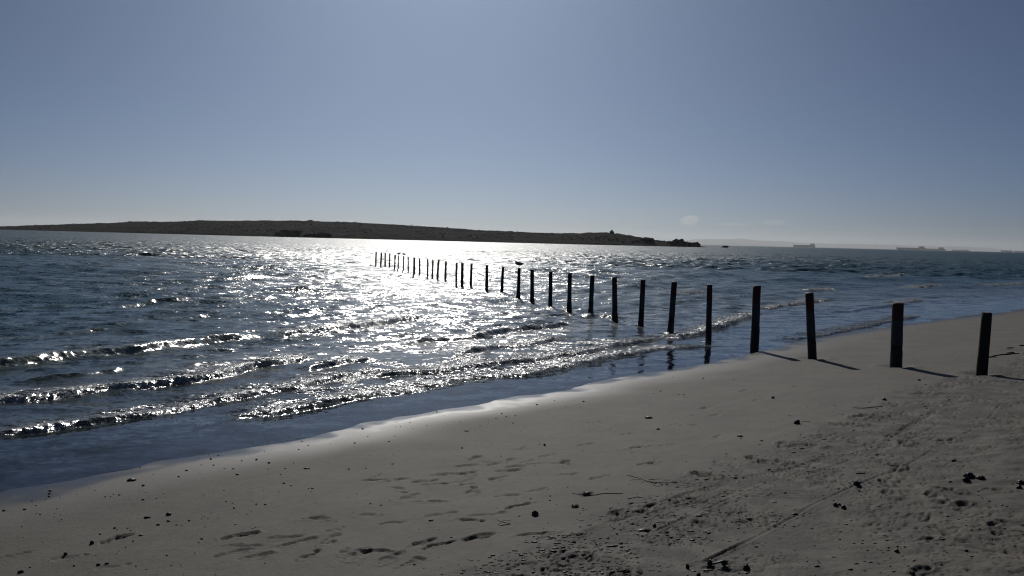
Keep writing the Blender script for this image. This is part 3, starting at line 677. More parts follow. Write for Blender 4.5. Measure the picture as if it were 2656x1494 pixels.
def boulder(name, label, cx, ytop, ybot, wpx, D, seed, group=None, flat=1.0, cut=None, stretch=1.0):
    x, y = at_px(cx, D); w = wpx / FPX * D / 2; hgt = (ybot - ytop) / FPX * D
    zt = EYE + (horizon_y(cx) - ytop) / FPX * D
    o = MB().lump((0, 0, 0), (w, w * .8 * stretch, hgt * .62), sub=4, amp=.42, seed=seed, freq=1.9).build(name, M_ROCK)
    o.location = (x, y, zt - hgt * .62)
    tag(o, label, 'rock', group)
    return o
def z4(x, y): return 1500 + x / 6.44, 580 + y / 6.44
def z8(x, y): return 600 + x / 5.152, 550 + y / 5.152
for i, (nm, lb, f, x, yt, yb, w, back) in enumerate([
    ('rock', 'square dark stone knob standing highest on the right part of the island ridge', z4, 555, 113, 175, 58, 'ridge'),
    ('rock', 'large rounded rock near the right tip of the island, taller of the two tip rocks', z4, 1675, 263, 385, 190, 2),
    ('rock', 'smaller pointed rock at the very right tip of the island', z4, 1945, 317, 392, 170, 2),
    ('rock', 'low rock shelf filling the gap between the two tip rocks', z4, 1810, 318, 390, 140, 4),
    ('rock_ledge', 'flat topped rock ledge with a steep right end on the island slope', z4, 1150, 232, 330, 190, 20),
    ('rock', 'small rock bump on the ridge just right of the stone knob', z4, 845, 192, 240, 60, 'ridge'),
    ('islet_rock', 'tiny islet rock alone in the sea off the right tip', z4, 2455, 368, 400, 85, 30),
    ('rock', 'broad pale streaked rock dome low on the left part of the island shore', z8, 760, 236, 345, 270, 6),
    ('rock', 'dark rounded rock dome at the waterline of the left part of the island', z8, 1225, 272, 352, 190, 4),
    ('rock', 'low rock hump between the two shore domes of the island', z8, 1050, 290, 348, 150, 5),
    ('rock', 'small rock cap on the highest stretch of the island ridge', z8, 1055, 109, 135, 66, 'ridge'),
    ('ridge_mark', 'left of two tiny upright shapes on the island skyline', z8, 2393, 172, 186, 13, 'ridge'),  # lumps stand in for two tiny unidentified things on the ridge
    ('ridge_mark', 'right and taller of two tiny upright shapes on the island skyline', z8, 2417, 168, 188, 9, 'ridge')]):
    cx, yt_ = f(x, yt); _, yb_ = f(x, yb); sc_f = 6.44 if f is z4 else 5.152
    D = float(ridge_D(cx)) if back == 'ridge' else float(shore_D(min(cx, 1830))) + back
    boulder(nm, lb, cx, yt_, yb_, w / sc_f * 1.15, D, 40 + i, 'rocks of the island')

M_HILL = simple_mat('far_hill', (0.05, 0.05, 0.04), (0.10, 0.095, 0.08), scale=0.004, rough=0.95, bump=0.0)
def build_hills(name, pts, D, depth):
    px = np.linspace(pts[0][0], pts[-1][0], 260); top = np.interp(px, [p[0] for p in pts], [p[1] for p in pts])
    Zr = np.maximum(EYE + (horizon_y(px) - top) / FPX * D, 0.5); v = np.linspace(-1, 1, 25)
    PXg, Vg = np.meshgrid(px, v); Y = D + depth * Vg; X = (PXg - PW / 2) / FPX * Y
    Z = Zr[None] * np.cos(Vg * math.pi / 2) ** 1.5 * (1 + .06 * fbm(X * .002, Y * .002, 3)) - 1.0 * (np.abs(Vg) > .99)
    tag(link(name, grid_mesh(name, X, Y, Z), M_HILL), kind='structure')
build_hills('far_hills', [(1400, 634), (1600, 630), (1777, 623.5), (1805, 621), (1840, 620), (1919, 619.3), (1933, 620), (1956, 623.5), (1980, 624.2), (2026, 625.8), (2061, 628.8), (2084, 629.7), (2143, 632.3), (2236, 633.2), (2300, 634.4),
                      (2356, 636.6), (2500, 640), (2560, 643), (2600, 647.5), (2656, 651), (2900, 657), (3400, 668)], 40000, 2000)
build_hills('near_hills', [(1500, 636), (1700, 635.5), (1790, 633.5), (1844, 634), (1880, 630.5), (1896, 628.6), (1915, 631), (1960, 634), (2050, 637.5), (2150, 640.5), (2300, 644), (2656, 653)], 34000, 1200)

# ------------------------------------------------------------------ ships at anchor
M_HULL = simple_mat('ship_hull', (0.07, 0.066, 0.064), (0.10, 0.095, 0.092), scale=0.05, rough=0.6, bump=0.0)
M_HOUSE = simple_mat('ship_deckhouse', (0.10, 0.097, 0.095), (0.14, 0.135, 0.13), scale=0.05, rough=0.6, bump=0.0)
def ship(label, x0, x1, D, free, house_h, bow_left=True, cranes=4, house=(0.80, 0.95)):
    xa, _ = at_px(x0, D); xb, _ = at_px(x1, D); L = xb - xa; B = L * .16
    t = empty('cargo_ship', (xa, D, 0)); tag(t, label, 'ship', 'cargo ships anchored on the horizon')
    st = [(0, .02, 1.14), (.03, .45, 1.10), (.10, .9, 1.02), (.2, 1, 1), (.8, 1, 1), (.93, .95, 1), (.985, .7, 1.03), (1, .5, 1.03)]
    V = []; F = []
    for (u, wd, hh) in st:
        xs = u * L; keel = xs + (0.035 * L if u < .05 else (-0.02 * L if u > .98 else 0))
        V += [(xs, -B / 2 * wd, free * hh), (keel, -B / 2 * wd * .9, -2), (keel, B / 2 * wd * .9, -2), (xs, B / 2 * wd, free * hh)]
    for i in range(len(st) - 1):
        a = i * 4; b = a + 4
        F += [(a, b, b + 1, a + 1), (a + 1, b + 1, b + 2, a + 2), (a + 2, b + 2, b + 3, a + 3), (a + 3, b + 3, b, a)]
    F += [(0, 1, 2, 3), (len(V) - 1, len(V) - 2, len(V) - 3, len(V) - 4)]
    MB().add(V, F).build('hull', M_HULL, t, smooth=False)
    h0_, h1_ = house; wdt = (h1_ - h0_) * L
    hb = MB(); hb.box(((h0_ + h1_) / 2 * L, 0, free + house_h * .3 + .2), (wdt, B * .8, house_h * .6)); hb.box(((h0_ + h1_) / 2 * L - wdt * .1, 0, free + house_h * .72), (wdt * .7, B * .95, house_h * .23))
    hs = hb.build('deckhouse', M_HOUSE, t, smooth=False)
    MB().tube([(h1_ * L - wdt * .2, 0, free + house_h * .55), (h1_ * L - wdt * .15, 0, free + house_h * 1.02)], [wdt * .17, wdt * .14], 8).build('funnel', M_HULL, hs)
    MB().tube([((h0_ + h1_) / 2 * L - wdt * .1, 0, free + house_h * .8), ((h0_ + h1_) / 2 * L - wdt * .1, 0, free + house_h * 1.28)], [1.3, .6], 6).build('mast', M_HOUSE, hs)
    MB().tube([(L * .04, 0, free * 1.0), (L * .04, 0, free * 1.55)], [1.1, .6], 6).build('foremast', M_HOUSE, t)
    for k in range(cranes):
        cx = L * (.18 + .56 * k / max(1, cranes - 1))
        c = MB().tube([(cx, 0, free), (cx, 0, free + house_h * .30)], [2.2, 1.6], 6).build('crane', M_HOUSE, t)
        MB().box((cx + L * .05, 0, free + .9), (L * .08, B * .6, 2.2)).build('hatch', M_HULL, t, smooth=False)
    return t
ship('hazy grey cargo ship farthest left of the three, deckhouse at its right end', 2057, 2114, 12000, 30, 27)
ship('long hazy cargo ship in the middle of the three on the horizon', 2324, 2399, 11500, 26, 27, cranes=5)
ship('hazy cargo ship farthest right of the three, seen behind its neighbour', 2396, 2452, 13200, 25, 27, cranes=3, house=(.70, .90))
M_STEEL = simple_mat('marker_steel', (0.08, 0.08, 0.08), (0.14, 0.13, 0.12), scale=2, rough=.6, bump=0)
for lb, px, hp in [('thin channel marker pole right of the leftmost ship', 2173, 6.0), ('taller thin channel marker pole left of the long ship', 2272, 9.0)]:
    x, y = at_px(px, 10000.0); t = empty('channel_marker', (x, y, 0)); tag(t, lb, 'marker', 'channel markers in the bay')
    h = hp / FPX * 10000
    MB().tube([(0, 0, -1), (0, 0, h)], [1.6, .9], 8).build('pole', M_STEEL, t); MB().lump((0, 0, 1.2), (2.2, 2.2, 1.3), 2, .05, 3).build('float', M_STEEL, t)
    MB().tube([(0, 0, h - 3), (0, 0, h - .2)], [1.5, .3], 6).build('topmark', M_STEEL, t)
for k, (lb, a, b, hp) in enumerate([('low hazy quay shed just right of the three ships', 2470, 2490, 2.6), ('longer low hazy quay shed further right on the horizon', 2493, 2512, 3.2), ('low hazy building near the right edge of the horizon', 2597, 2625, 4.0), ('low hazy building at the right edge of the horizon', 2632, 2664, 3.4)]):
    D = 15000.0; xa, _ = at_px(a, D); xb, _ = at_px(b, D); w = xb - xa; h = hp / FPX * D + 2.6
    t = empty('quay_shed', ((xa + xb) / 2, D, 0)); tag(t, lb, 'building', 'buildings on the far quay')
    MB().box((0, 0, h * .35 - .5), (w, 30, h * .7 + 1)).build('wall', M_HOUSE, t, smooth=False)
    MB().add([(-w / 2 - 1, -16, h * .702), (w / 2 + 1, -16, h * .702), (w / 2 + 1, 16, h * .702), (-w / 2 - 1, 16, h * .702), (-w / 2 - 1, 0, h), (w / 2 + 1, 0, h)], [(0, 1, 5, 4), (2, 3, 4, 5), (0, 4, 3), (1, 2, 5), (3, 2, 1, 0)]).build('roof', M_HULL, t, smooth=False)

# ================================================================== POSTS
M_WOOD = simple_mat('weathered_wood', (0.016, 0.014, 0.012), (0.04, 0.036, 0.031), scale=9, rough=.85, bump=.7, stretch=(6, 6, .5), dist=.008)
M_RED = simple_mat('faded_red_paint', (0.035, 0.008, 0.007), (0.07, 0.014, 0.012), scale=14, rough=.6, bump=.4, stretch=(2, 2, .6), dist=.004)
M_PALE = simple_mat('grey_blue_paint', (0.026, 0.033, 0.036), (0.052, 0.060, 0.064), scale=12, rough=.6, bump=.4, stretch=(2, 2, .6), dist=.004)
M_CRUST = simple_mat('mussel_and_weed_crust', (0.010, 0.010, 0.010), (0.035, 0.033, 0.026), scale=22, rough=.55, bump=1.0, dist=.015)
POSTS = []     # (top x, top y, base x, base y, width top, width base) in photograph pixels, from the sea end to the beach end
for a in [(195, 240, 192, 332, 8, 9), (230, 245, 225, 342, 11, 12), (256, 248, 254, 340, 8, 9), (286, 252, 284, 350, 8, 9), (322, 260, 318, 364, 8, 9), (343, 265, 342, 367, 6, 7), (379, 268, 378, 367, 6, 7), (409, 273, 409, 382, 7, 8),
          (449, 278, 449, 402, 14, 15), (485, 283, 486, 402, 12, 13), (540, 288, 538, 408, 12, 13), (574, 291, 571, 420, 12, 15), (612, 293, 603, 430, 14, 17), (661, 302, 657, 432, 15, 17), (733, 311, 729, 468, 14, 15), (771, 315, 768, 470, 18, 21),
          (833, 320, 826, 472, 16, 19), (935, 330, 933, 500, 18, 20), (1043, 342, 1034, 508, 19, 23), (1150, 350, 1144, 562, 22, 36), (1237, 360, 1237, 578, 24, 31), (1361, 372, 1358, 602, 24, 28), (1490, 383, 1484, 632, 26, 37), (1640, 398, 1627, 665, 29, 42),
          (1787, 410, 1790, 702, 32, 45), (1979, 428, 1963, 732, 32, 39)]:
    POSTS.append((900 + a[0] / 2.576, 560 + a[1] / 2.576, 900 + a[2] / 2.576, 560 + a[3] / 2.576, a[4] / 2.576, a[5] / 2.576))
POSTS += [(1749, 731.7, 1739, 864, 14, 16.3), (1841, 739, 1837.3, 886, 13.4, 15), (1963.5, 742, 1956.8, 908, 19, 18.5), (2099, 760, 2107, 928.8, 19, 19.2), (2329, 787, 2323.5, 951, 25, 26), (2560, 811.5, 2546, 970, 21.8, 24.5)]
ORD = ['first', 'second', 'third', 'fourth', 'fifth', 'sixth', 'seventh', 'eighth', 'ninth', 'tenth', 'eleventh', 'twelfth', 'thirteenth', 'fourteenth', 'fifteenth', 'sixteenth', 'seventeenth', 'eighteenth', 'nineteenth', 'twentieth',
       'twenty-first', 'twenty-second', 'twenty-third', 'twenty-fourth', 'twenty-fifth', 'twenty-sixth', 'twenty-seventh', 'twenty-eighth', 'twenty-ninth', 'thirtieth', 'thirty-first', 'thirty-second']
def sleeve(z0, z1, rf, n, seed, rough=.012, rings=10, top=True, bottom=False):
    rs = np.random.default_rng(seed); o = rs.uniform(0, 40, 2); m = MB(); V = []; F = []
    for i in range(rings + 1):
        z = z0 + (z1 - z0) * i / rings
        for k in range(n):
            w = 2 * math.pi * k / n
            q = 1 + rough * 4 * float(perlin(np.array([math.cos(w) * 1.3 + o[0]]), np.array([math.sin(w) * 1.3 + z * 2.2 + o[1]]))[0]) + rough * rs.normal(0, .5)
            r_ = rf(z) * q
            V.append((r_ * math.cos(w), r_ * math.sin(w), z))
    for i in range(rings):
        for k in range(n): F.append((i * n + k, i * n + (k + 1) % n, (i + 1) * n + (k + 1) % n, (i + 1) * n + k))
    if top:                                       # worn, slightly chamfered end grain
        b = len(V)
        for k in range(n):
            x, y, z = V[rings * n + k]; V.append((x * .9, y * .9, z + rf(z1) * .07 + rs.normal(0, .003)))
        for k in range(n): F.append((rings * n + k, rings * n + (k + 1) % n, b + (k + 1) % n, b + k))
        V.append((0, 0, z1 + rf(z1) * .05)); c = len(V) - 1
        for k in range(n): F.append((b + k, b + (k + 1) % n, c))
    return m.add(V, F)
POST_TOPS = {}
def build_posts():
    rs = np.random.default_rng(12); n_all = len(POSTS)
    for i, (tx, ty, bx, by, wt, wb) in enumerate(POSTS):
        q = survey(bx, by) if i >= n_all - 4 else on_plane(bx, by)
        gz = float(h0(np.array([q[0]]), np.array([q[1]]))[0]); base_z = max(gz, 0.0) if i >= n_all - 4 else 0.0
        d = ray(tx, ty); D = q[1] + rs.normal(0, .02); P = np.array([0, 0, EYE]) + d * (D / d[1])
        B = np.array([q[0], q[1], base_z]); ax = P - B; H = float(np.linalg.norm(ax)); dist = math.hypot(*q)
        if wt < 4.2: wt, wb = wt * .6 + 1.9, wb * .6 + 2.1
        rt = wt / 2 / FPX * dist; rb = wb / 2 / FPX * dist; rm = rt * 1.02
        nb = n_all - i                              # count from the beach end
        t = empty('wooden_post', B); t.rotation_mode = 'QUATERNION'
        t.rotation_quaternion = Vector(ax).to_track_quat('Z', 'Y')
        where = {1: 'rightmost wooden post, first from the beach end, darker and leaning right on dry trampled sand', 2: 'second wooden post from the beach end, thick with red top, on smooth dry sand',
                 3: 'third wooden post from the beach end, leaning left, where the damp sand begins', 4: 'fourth wooden post from the beach end, at the edge of the water film'}.get(nb)
        if where is None:
            where = ORD[nb - 1] + ' post from the beach end, ' + ('standing in shallow swash' if nb < 8 else 'standing in rippled water' if nb < 14 else 'dark in the glittering sea')
            if nb == 13: where = 'thirteenth wooden post from the beach end, with a gull standing on it'
            if i in (5, 6): where = ORD[nb - 1] + ' post from the beach end, thin, with a small seabird perched on top'
            if i == 0: where = 'farthest wooden post, at the seaward left end of the row'
        tag(t, where, 'post', 'line of wooden posts from the beach into the sea')
        seg = 18 if nb < 14 else 10
        foot = -0.55
        rf = lambda z: rm * (1 + (rt / rm - 1) * max(0, min(1, z / H))) * (1 + .05 * (1 - max(0, min(1, z / H))))
        sleeve(foot, H, rf, seg, 100 + i, rings=14).build('shaft', M_WOOD, t)
        if 2 <= nb <= 16: sleeve(H * .74, H + .001, lambda z: rf(z) * 1.03, seg, 100 + i, rings=5, rough=.014).build('red_band', M_RED, t)
        if 2 <= nb <= 12: sleeve(H * .34, H * .735, lambda z: rf(z) * 1.025, seg, 100 + i, rings=6, top=False, rough=.014).build('pale_band', M_PALE, t)
        if nb >= 4:
            ck = max(rb, rm * 1.12); hc = H * (.36 if nb < 20 else .45)
            def cf(z): k = sstep(0.0, 1.0, 1 - max(0, z) / hc); return rm * 1.06 + (ck - rm * 1.06) * float(k) ** 2.2
            sleeve(foot, hc, cf, seg, 300 + i, rough=.035, rings=12, top=False).build('mussel_crust', M_CRUST, t)
        elif nb >= 1:
            sleeve(-.2, H * .26, lambda z: rf(z) * 1.035, seg, 300 + i, rough=.012, rings=5, top=False).build('damp_foot', M_CRUST if nb > 1 else M_WOOD, t)
        POST_TOPS[i] = P
build_posts()

# ------------------------------------------------------------------ birds
M_GREY = simple_mat('gull_grey_feathers', (0.10, 0.10, 0.105), (0.17, 0.17, 0.18), scale=30, rough=.8, bump=.1)
M_WHITE = simple_mat('gull_white_feathers', (0.24, 0.24, 0.245), (0.32, 0.32, 0.325), scale=30, rough=.8, bump=.1)
M_DARK = simple_mat('dark_feathers', (0.012, 0.012, 0.013), (0.03, 0.03, 0.032), scale=30, rough=.6, bump=.1)
M_LEG = simple_mat('bird_leg', (0.03, 0.012, 0.01), (0.06, 0.02, 0.015), scale=30, rough=.6, bump=.1)
def bird(name, label, loc, L, rz, legs=0.13, swim=False, body_mat=None, wing_mat=None, group=None):
    """a standing bird facing +X: body, head and neck in one skin; wings, bill, tail and legs are parts"""
    t = empty(name, loc, rz); tag(t, label, 'bird', group); z0 = legs
    ring = [(-.42, .185, .012, .010), (-.34, .175, .055, .045), (-.22, .17, .115, .105), (-.06, .165, .165, .160), (.10, .185, .165, .172), (.20, .235, .130, .150), (.255, .295, .090, .110), (.285, .350, .072, .080),
            (.31, .395, .068, .070), (.345, .415, .058, .056), (.38, .412, .040, .036), (.405, .405, .014, .014)]
    if swim: ring = [(-.42, .04, .02, .012), (-.3, .05, .07, .05), (-.1, .06, .12, .09), (.1, .07, .115, .09), (.22, .10, .07, .07), (.27, .18, .040, .045), (.285, .28, .033, .036), (.30, .36, .036, .038), (.34, .40, .042, .04), (.38, .395, .03, .026), (.41, .385, .012, .012)]
    V = []; F = []; n = 12
    for i, (x, z, ry, rzz) in enumerate(ring):
        j0, j1 = max(i - 1, 0), min(i + 1, len(ring) - 1); tx, tz = ring[j1][0] - ring[j0][0], ring[j1][1] - ring[j0][1]; l = math.hypot(tx, tz); nx, nz_ = -tz / l, tx / l
        for k in range(n):
            w = 2 * math.pi * k / n; V.append(((x + nx * rzz * math.sin(w)) * L, ry * math.cos(w) * L, (z + nz_ * rzz * math.sin(w)) * L + z0 - .06 * L * (0 if swim else 1)))
    for i in range(len(ring) - 1):
        for k in range(n): F.append((i * n + k, i * n + (k + 1) % n, (i + 1) * n + (k + 1) % n, (i + 1) * n + k))
    F += [tuple(reversed(range(n))), tuple(range((len(ring) - 1) * n, len(ring) * n))]
    MB().add(V, F).build('body', body_mat, t)
    zz = z0 - (0 if swim else .06 * L)
    for sgn in (-1, 1):
        MB().tube([(.17 * L, sgn * .135 * L, .20 * L + zz if not swim else .1 * L), (0, sgn * .165 * L, .19 * L + zz if not swim else .09 * L), (-.2 * L, sgn * .120 * L, .185 * L + zz if not swim else .075 * L), (-.48 * L, sgn * .025 * L, .195 * L + zz if not swim else .06 * L)],
                  [.04 * L, .11 * L, .09 * L, .012 * L], 8, flat=.25, flat_axis=(0, 1, 0)).build('wing', wing_mat, t)
    hx, hz = (.40, .405 if not swim else .385)
    MB().tube([(hx * L, 0, hz * L + zz), ((hx + .05) * L, 0, (hz - .004) * L + zz), ((hx + .085) * L, 0, (hz - .02) * L + zz)], [.017 * L, .012 * L, .004 * L], 6).build('bill', M_LEG, t)
    MB().tube([(-.38 * L, 0, (.18 if not swim else .05) * L + zz), (-.55 * L, 0, (.17 if not swim else .05) * L + zz)], [.035 * L, .045 * L], 6, flat=.25).build('tail', body_mat, t)
    if not swim:
        for sgn in (-1, 1):
            lg = MB().tube([(.0, sgn * .045 * L, zz + .09 * L), (.0, sgn * .045 * L, legs * .5), (.015 * L, sgn * .045 * L, 0.006)], [.018 * L, .011 * L, .011 * L], 6); lg = lg.build('leg', M_LEG, t)
            MB().add([(-.02 * L, sgn * .045 * L, .004), (.09 * L, sgn * .045 * L - .035 * L, .004), (.10 * L, sgn * .045 * L, .006), (.09 * L, sgn * .045 * L + .035 * L, .004), (.0, sgn * .045 * L, .016)], [(0, 1, 4), (1, 2, 4), (2, 3, 4), (3, 0, 4)]).build('foot', M_LEG, lg)
    return t
p = POST_TOPS[19]; bird('gull', 'grey gull standing on a post top, facing left', (p[0], p[1], p[2] + .012), .49, R(176), .12, body_mat=M_WHITE, wing_mat=M_GREY)
p = POST_TOPS[5]; bird('tern', 'left of two small seabirds perched on far thin posts', (p[0] + .03, p[1], p[2] + .012), .36, R(10), .09, body_mat=M_GREY, wing_mat=M_DARK, group='small seabirds on the far posts')
p = POST_TOPS[6]; bird('tern', 'right of two small seabirds perched on far thin posts', (p[0] + .03, p[1], p[2] + .012), .36, R(168), .09, body_mat=M_GREY, wing_mat=M_DARK, group='small seabirds on the far posts')
q = on_plane(2071.5, 678.5); bird('cormorant', 'black seabird afloat on the open water below the leftmost ship', (q[0], q[1], .02), .62, R(15), 0.0, swim=True, body_mat=M_DARK, wing_mat=M_DARK)

# ================================================================== THINGS LYING ON THE BEACH
M_STONE = simple_mat('dark_pebble', (0.018, 0.017, 0.016), (0.05, 0.046, 0.042), scale=40, rough=.55, bump=.4, dist=.004)
M_KELP = simple_mat('dried_black_kelp', (0.008, 0.007, 0.006), (0.026, 0.021, 0.015), scale=18, rough=.5, bump=.8, dist=.01)
M_BROWN = simple_mat('brown_seaweed', (0.035, 0.024, 0.012), (0.11, 0.08, 0.04), scale=25, rough=.6, bump=.6, dist=.006)
M_TWIG = simple_mat('driftwood', (0.03, 0.024, 0.018), (0.08, 0.066, 0.05), scale=20, rough=.8, bump=.5, dist=.003)
PEBBLE = []
for k in range(7):
    PEBBLE.append(MB().lump((0, 0, 0), (1, .75, .55 + .06 * k % .2), 2, .28, 60 + k, 1.3).mesh('pebble')); PEBBLE[-1].materials.append(M_STONE)
PEBS = zoomed(*ZA, [(632, 722, 9), (733, 755, 7), (825, 732, 8), (885, 765, 8), (258, 766, 9), (190, 762, 9), (157, 797, 9), (453, 740, 9), (597, 786, 6), (338, 795, 7), (1135, 645, 9), (1178, 653, 9), (1320, 680, 6), (1622, 551, 8), (1838, 575, 7), (1885, 580, 10), (1738, 567, 6),
    (905, 880, 16), (600, 909, 9), (666, 949, 12), (700, 947, 8), (718, 934, 8), (755, 937, 13), (905, 968, 16), (990, 960, 9), (1052, 955, 6), (820, 965, 5), (790, 967, 5), (203, 974, 9), (228, 1003, 8), (155, 1029, 16), (26, 1037, 14), (360, 1025, 8), (345, 1053, 7), (230, 1056, 8), (254, 1060, 11), (390, 1092, 10), (374, 1103, 9),
    (157, 1108, 5), (137, 1134, 10), (318, 912, 18), (312, 930, 12), (310, 947, 13), (1000, 1131, 18), (1065, 1107, 17), (1197, 1104, 15), (1118, 1131, 13), (1245, 1126, 5), (725, 1149, 14), (740, 1157, 8), (808, 1151, 12), (828, 1168, 12), (842, 1234, 14), (634, 1187, 17), (796, 1269, 10), (750, 1292, 7), (740, 1310, 10), (607, 1321, 9),
    (470, 1382, 16), (191, 1390, 12), (862, 1386, 14), (1056, 1323, 14), (1150, 1389, 5), (1258, 1240, 13), (1276, 1220, 15), (1598, 1150, 9), (1617, 1144, 8), (1481, 1021, 18), (1678, 1001, 15), (1621, 1000, 10), (1340, 1051, 9), (1316, 1089, 9), (1376, 1090, 7), (1130, 824, 12), (1502, 808, 17), (1702, 735, 18), (1623, 715, 17),
    (1335, 710, 18), (1180, 784, 15), (1475, 771, 13), (1350, 750, 13), (1697, 772, 10), (1796, 864, 15), (1841, 878, 12), (1952, 900, 12), (1976, 901, 17), (2205, 772, 14), (2314, 767, 9), (2295, 520, 15), (2343, 993, 12), (2409, 1000, 11), (1430, 980, 12), (1287, 939, 8), (1382, 685, 13), (1530, 722, 10), (1805, 769, 13), (1776, 808, 11), (1857, 735, 9), (1890, 650, 11), (1950, 623, 9), (1910, 598, 10), (945, 953, 5)])
PEBS += zoomed(*ZB, [(857, 210, 9), (600, 306, 11), (648, 332, 7), (757, 369, 9), (533, 398, 9), (889, 402, 10), (1034, 319, 12), (1064, 341, 12), (995, 351, 10), (1125, 334, 10), (1110, 381, 14), (945, 383, 8), (1580, 238, 16), (1270, 258, 13), (1386, 231, 8), (1762, 420, 9), (1607, 376, 9), (1685, 372, 8), (1285, 516, 11), (1030, 602, 11),
    (770, 545, 13), (305, 653, 14), (12, 687, 13), (126, 681, 9), (105, 420, 15), (52, 514, 15), (157, 919, 14), (228, 927, 12), (698, 1141, 14), (450, 1325, 17), (1228, 886, 15), (1358, 870, 12), (1355, 897, 13), (1342, 1040, 10), (2250, 192, 10), (2380, 80, 12), (2090, 167, 10), (2215, 190, 9), (2050, 182, 9), (1463, 270, 9), (763, 1160, 7), (280, 504, 10), (421, 377, 7), (327, 405, 7), (357, 405, 7), (318, 468, 9), (140, 470, 8)])
PEBS += zoomed(*ZC, [(1235, 272, 9), (490, 606, 10), (540, 92, 8), (330, 84, 12), (120, 79, 7), (160, 196, 9), (200, 200, 9), (202, 220, 8), (36, 172, 10), (232, 157, 6), (20, 437, 16), (252, 341, 7), (760, 327, 6), (795, 430, 6), (590, 500, 12), (732, 519, 15), (1430, 548, 9), (925, 745, 8), (150, 840, 11), (515, 1056, 8)])
def ordinal(k):
    tens = ['', '', 'twenty', 'thirty', 'forty', 'fifty']
    if k < 20: return ORD[k]
    if (k + 1) % 10 == 0: return {30: 'thirtieth', 40: 'fortieth', 50: 'fiftieth'}[k + 1]
    return tens[(k + 1) // 10] + '-' + ORD[(k + 1) % 10 - 1]
def build_pebbles():
    rs = np.random.default_rng(19)
    todo = []
    for i, (px, py, w) in enumerate(PEBS):
        c = survey(px, py); scale = 2.439 if i < 100 else 2.6
        r_ = w / scale / 2 / FPX * math.hypot(*c) * 1.08; gz = sand_z(*c)
        o = link('pebble', PEBBLE[i % len(PEBBLE)]); o.location = (c[0], c[1], gz + r_ * .28); k = r_ * rs.uniform(.95, 1.1)
        o.scale = (k * rs.uniform(1.0, 1.25), k * rs.uniform(.85, 1.05), k); o.rotation_euler = (rs.uniform(-.25, .25), rs.uniform(-.25, .25), rs.uniform(0, 6.28))
        todo.append((o, px, py, w, gz < 0.012))
    strips = ['far left', 'left', 'left of centre', 'centre', 'right of centre', 'right', 'far right']
    film = sorted([q for q in todo if q[4]], key=lambda q: q[1])
    for k, q in enumerate(film): tag(q[0], 'dark pebble in the thin water film, ' + ordinal(k) + ' of them from the left', 'pebble', 'pebbles in the water film')
    for j, nm in enumerate(strips):
        col = sorted([q for q in todo if not q[4] and int(min(6, q[1] // (PW / 7))) == j], key=lambda q: q[2])
        for k, q in enumerate(col):
            tag(q[0], ('larger' if q[3] >= 15 else 'small') + ' dark pebble, ' + ordinal(k) + ' down from the water in the ' + nm + ' strip of sand', 'pebble', 'pebbles on the smooth sand')
build_pebbles()
def strew(n, rs, a0=-34, a1=34):
    """random ground points spread evenly over the view of the beach"""
    th = np.radians(rs.uniform(a0, a1, n)); r = 870 * 1.8 / rs.uniform(55, 440, n); x = r * np.sin(th); y = r * np.cos(th)
    k = beach_s(x, y) > 0.25; x, y = x[k], y[k]
    return x, y, np.array([sand_z(a, b) for a, b in zip(x, y)])
def grit(name, label, n, mat, rmin, rmax, squash, zone, seed):
    rs = np.random.default_rng(seed); x, y, z = strew(n, rs); rr = rs.uniform(rmin, rmax, len(x))
    tag(link(name, blobs(name, np.stack([x, y, z + rr * squash * .5], 1), rr, None, squash), mat), label, 'grit', kind='stuff')
grit('dark_grit', 'tiny dark specks of weed and grit strewn on the sand', 900, M_KELP, .0025, .008, .6, None, 51)
def flecks():
    rs = np.random.default_rng(61); x, y, z = strew(22000, rs, -14, 35)
    t = poly_dist(x, y, np.array(TRAMPLED))[0]
    pr = np.where(t > -.15, 0.18 + 1.1 * np.exp(-(np.abs(t - .5) / .6) ** 2), 0.0) * (0.2 + 1.3 * sstep(-.1, .4, perlin(x * 2.2, y * 2.2)))
    k = rs.random(len(x)) < pr * .9; n = k.sum()
    rr = np.where(rs.random(n) < .92, rs.uniform(.003, .009, n), rs.uniform(.009, .015, n)); P = np.stack([x[k], y[k], z[k] + rr * .2], 1)
    st = np.stack([rs.uniform(.8, 2.2, len(P)), rs.uniform(.6, 1.2, len(P)), np.ones(len(P))], 1)
    tag(link('weed_flecks', blobs('weed_flecks', P, rr, None, .5, st), M_KELP), 'dark flecks of dried weed strewn over the trampled sand', 'weed', kind='stuff')
flecks()
grit('glint_specks', 'tiny pale shell specks standing in for mica glints on the sand', 420, simple_mat('whitish', (.55, .52, .48), (.75, .72, .68), scale=60, rough=.25, bump=0), .0012, .003, .4, None, 52)  # pale specks stand in for sun glints on mica grains in the sand

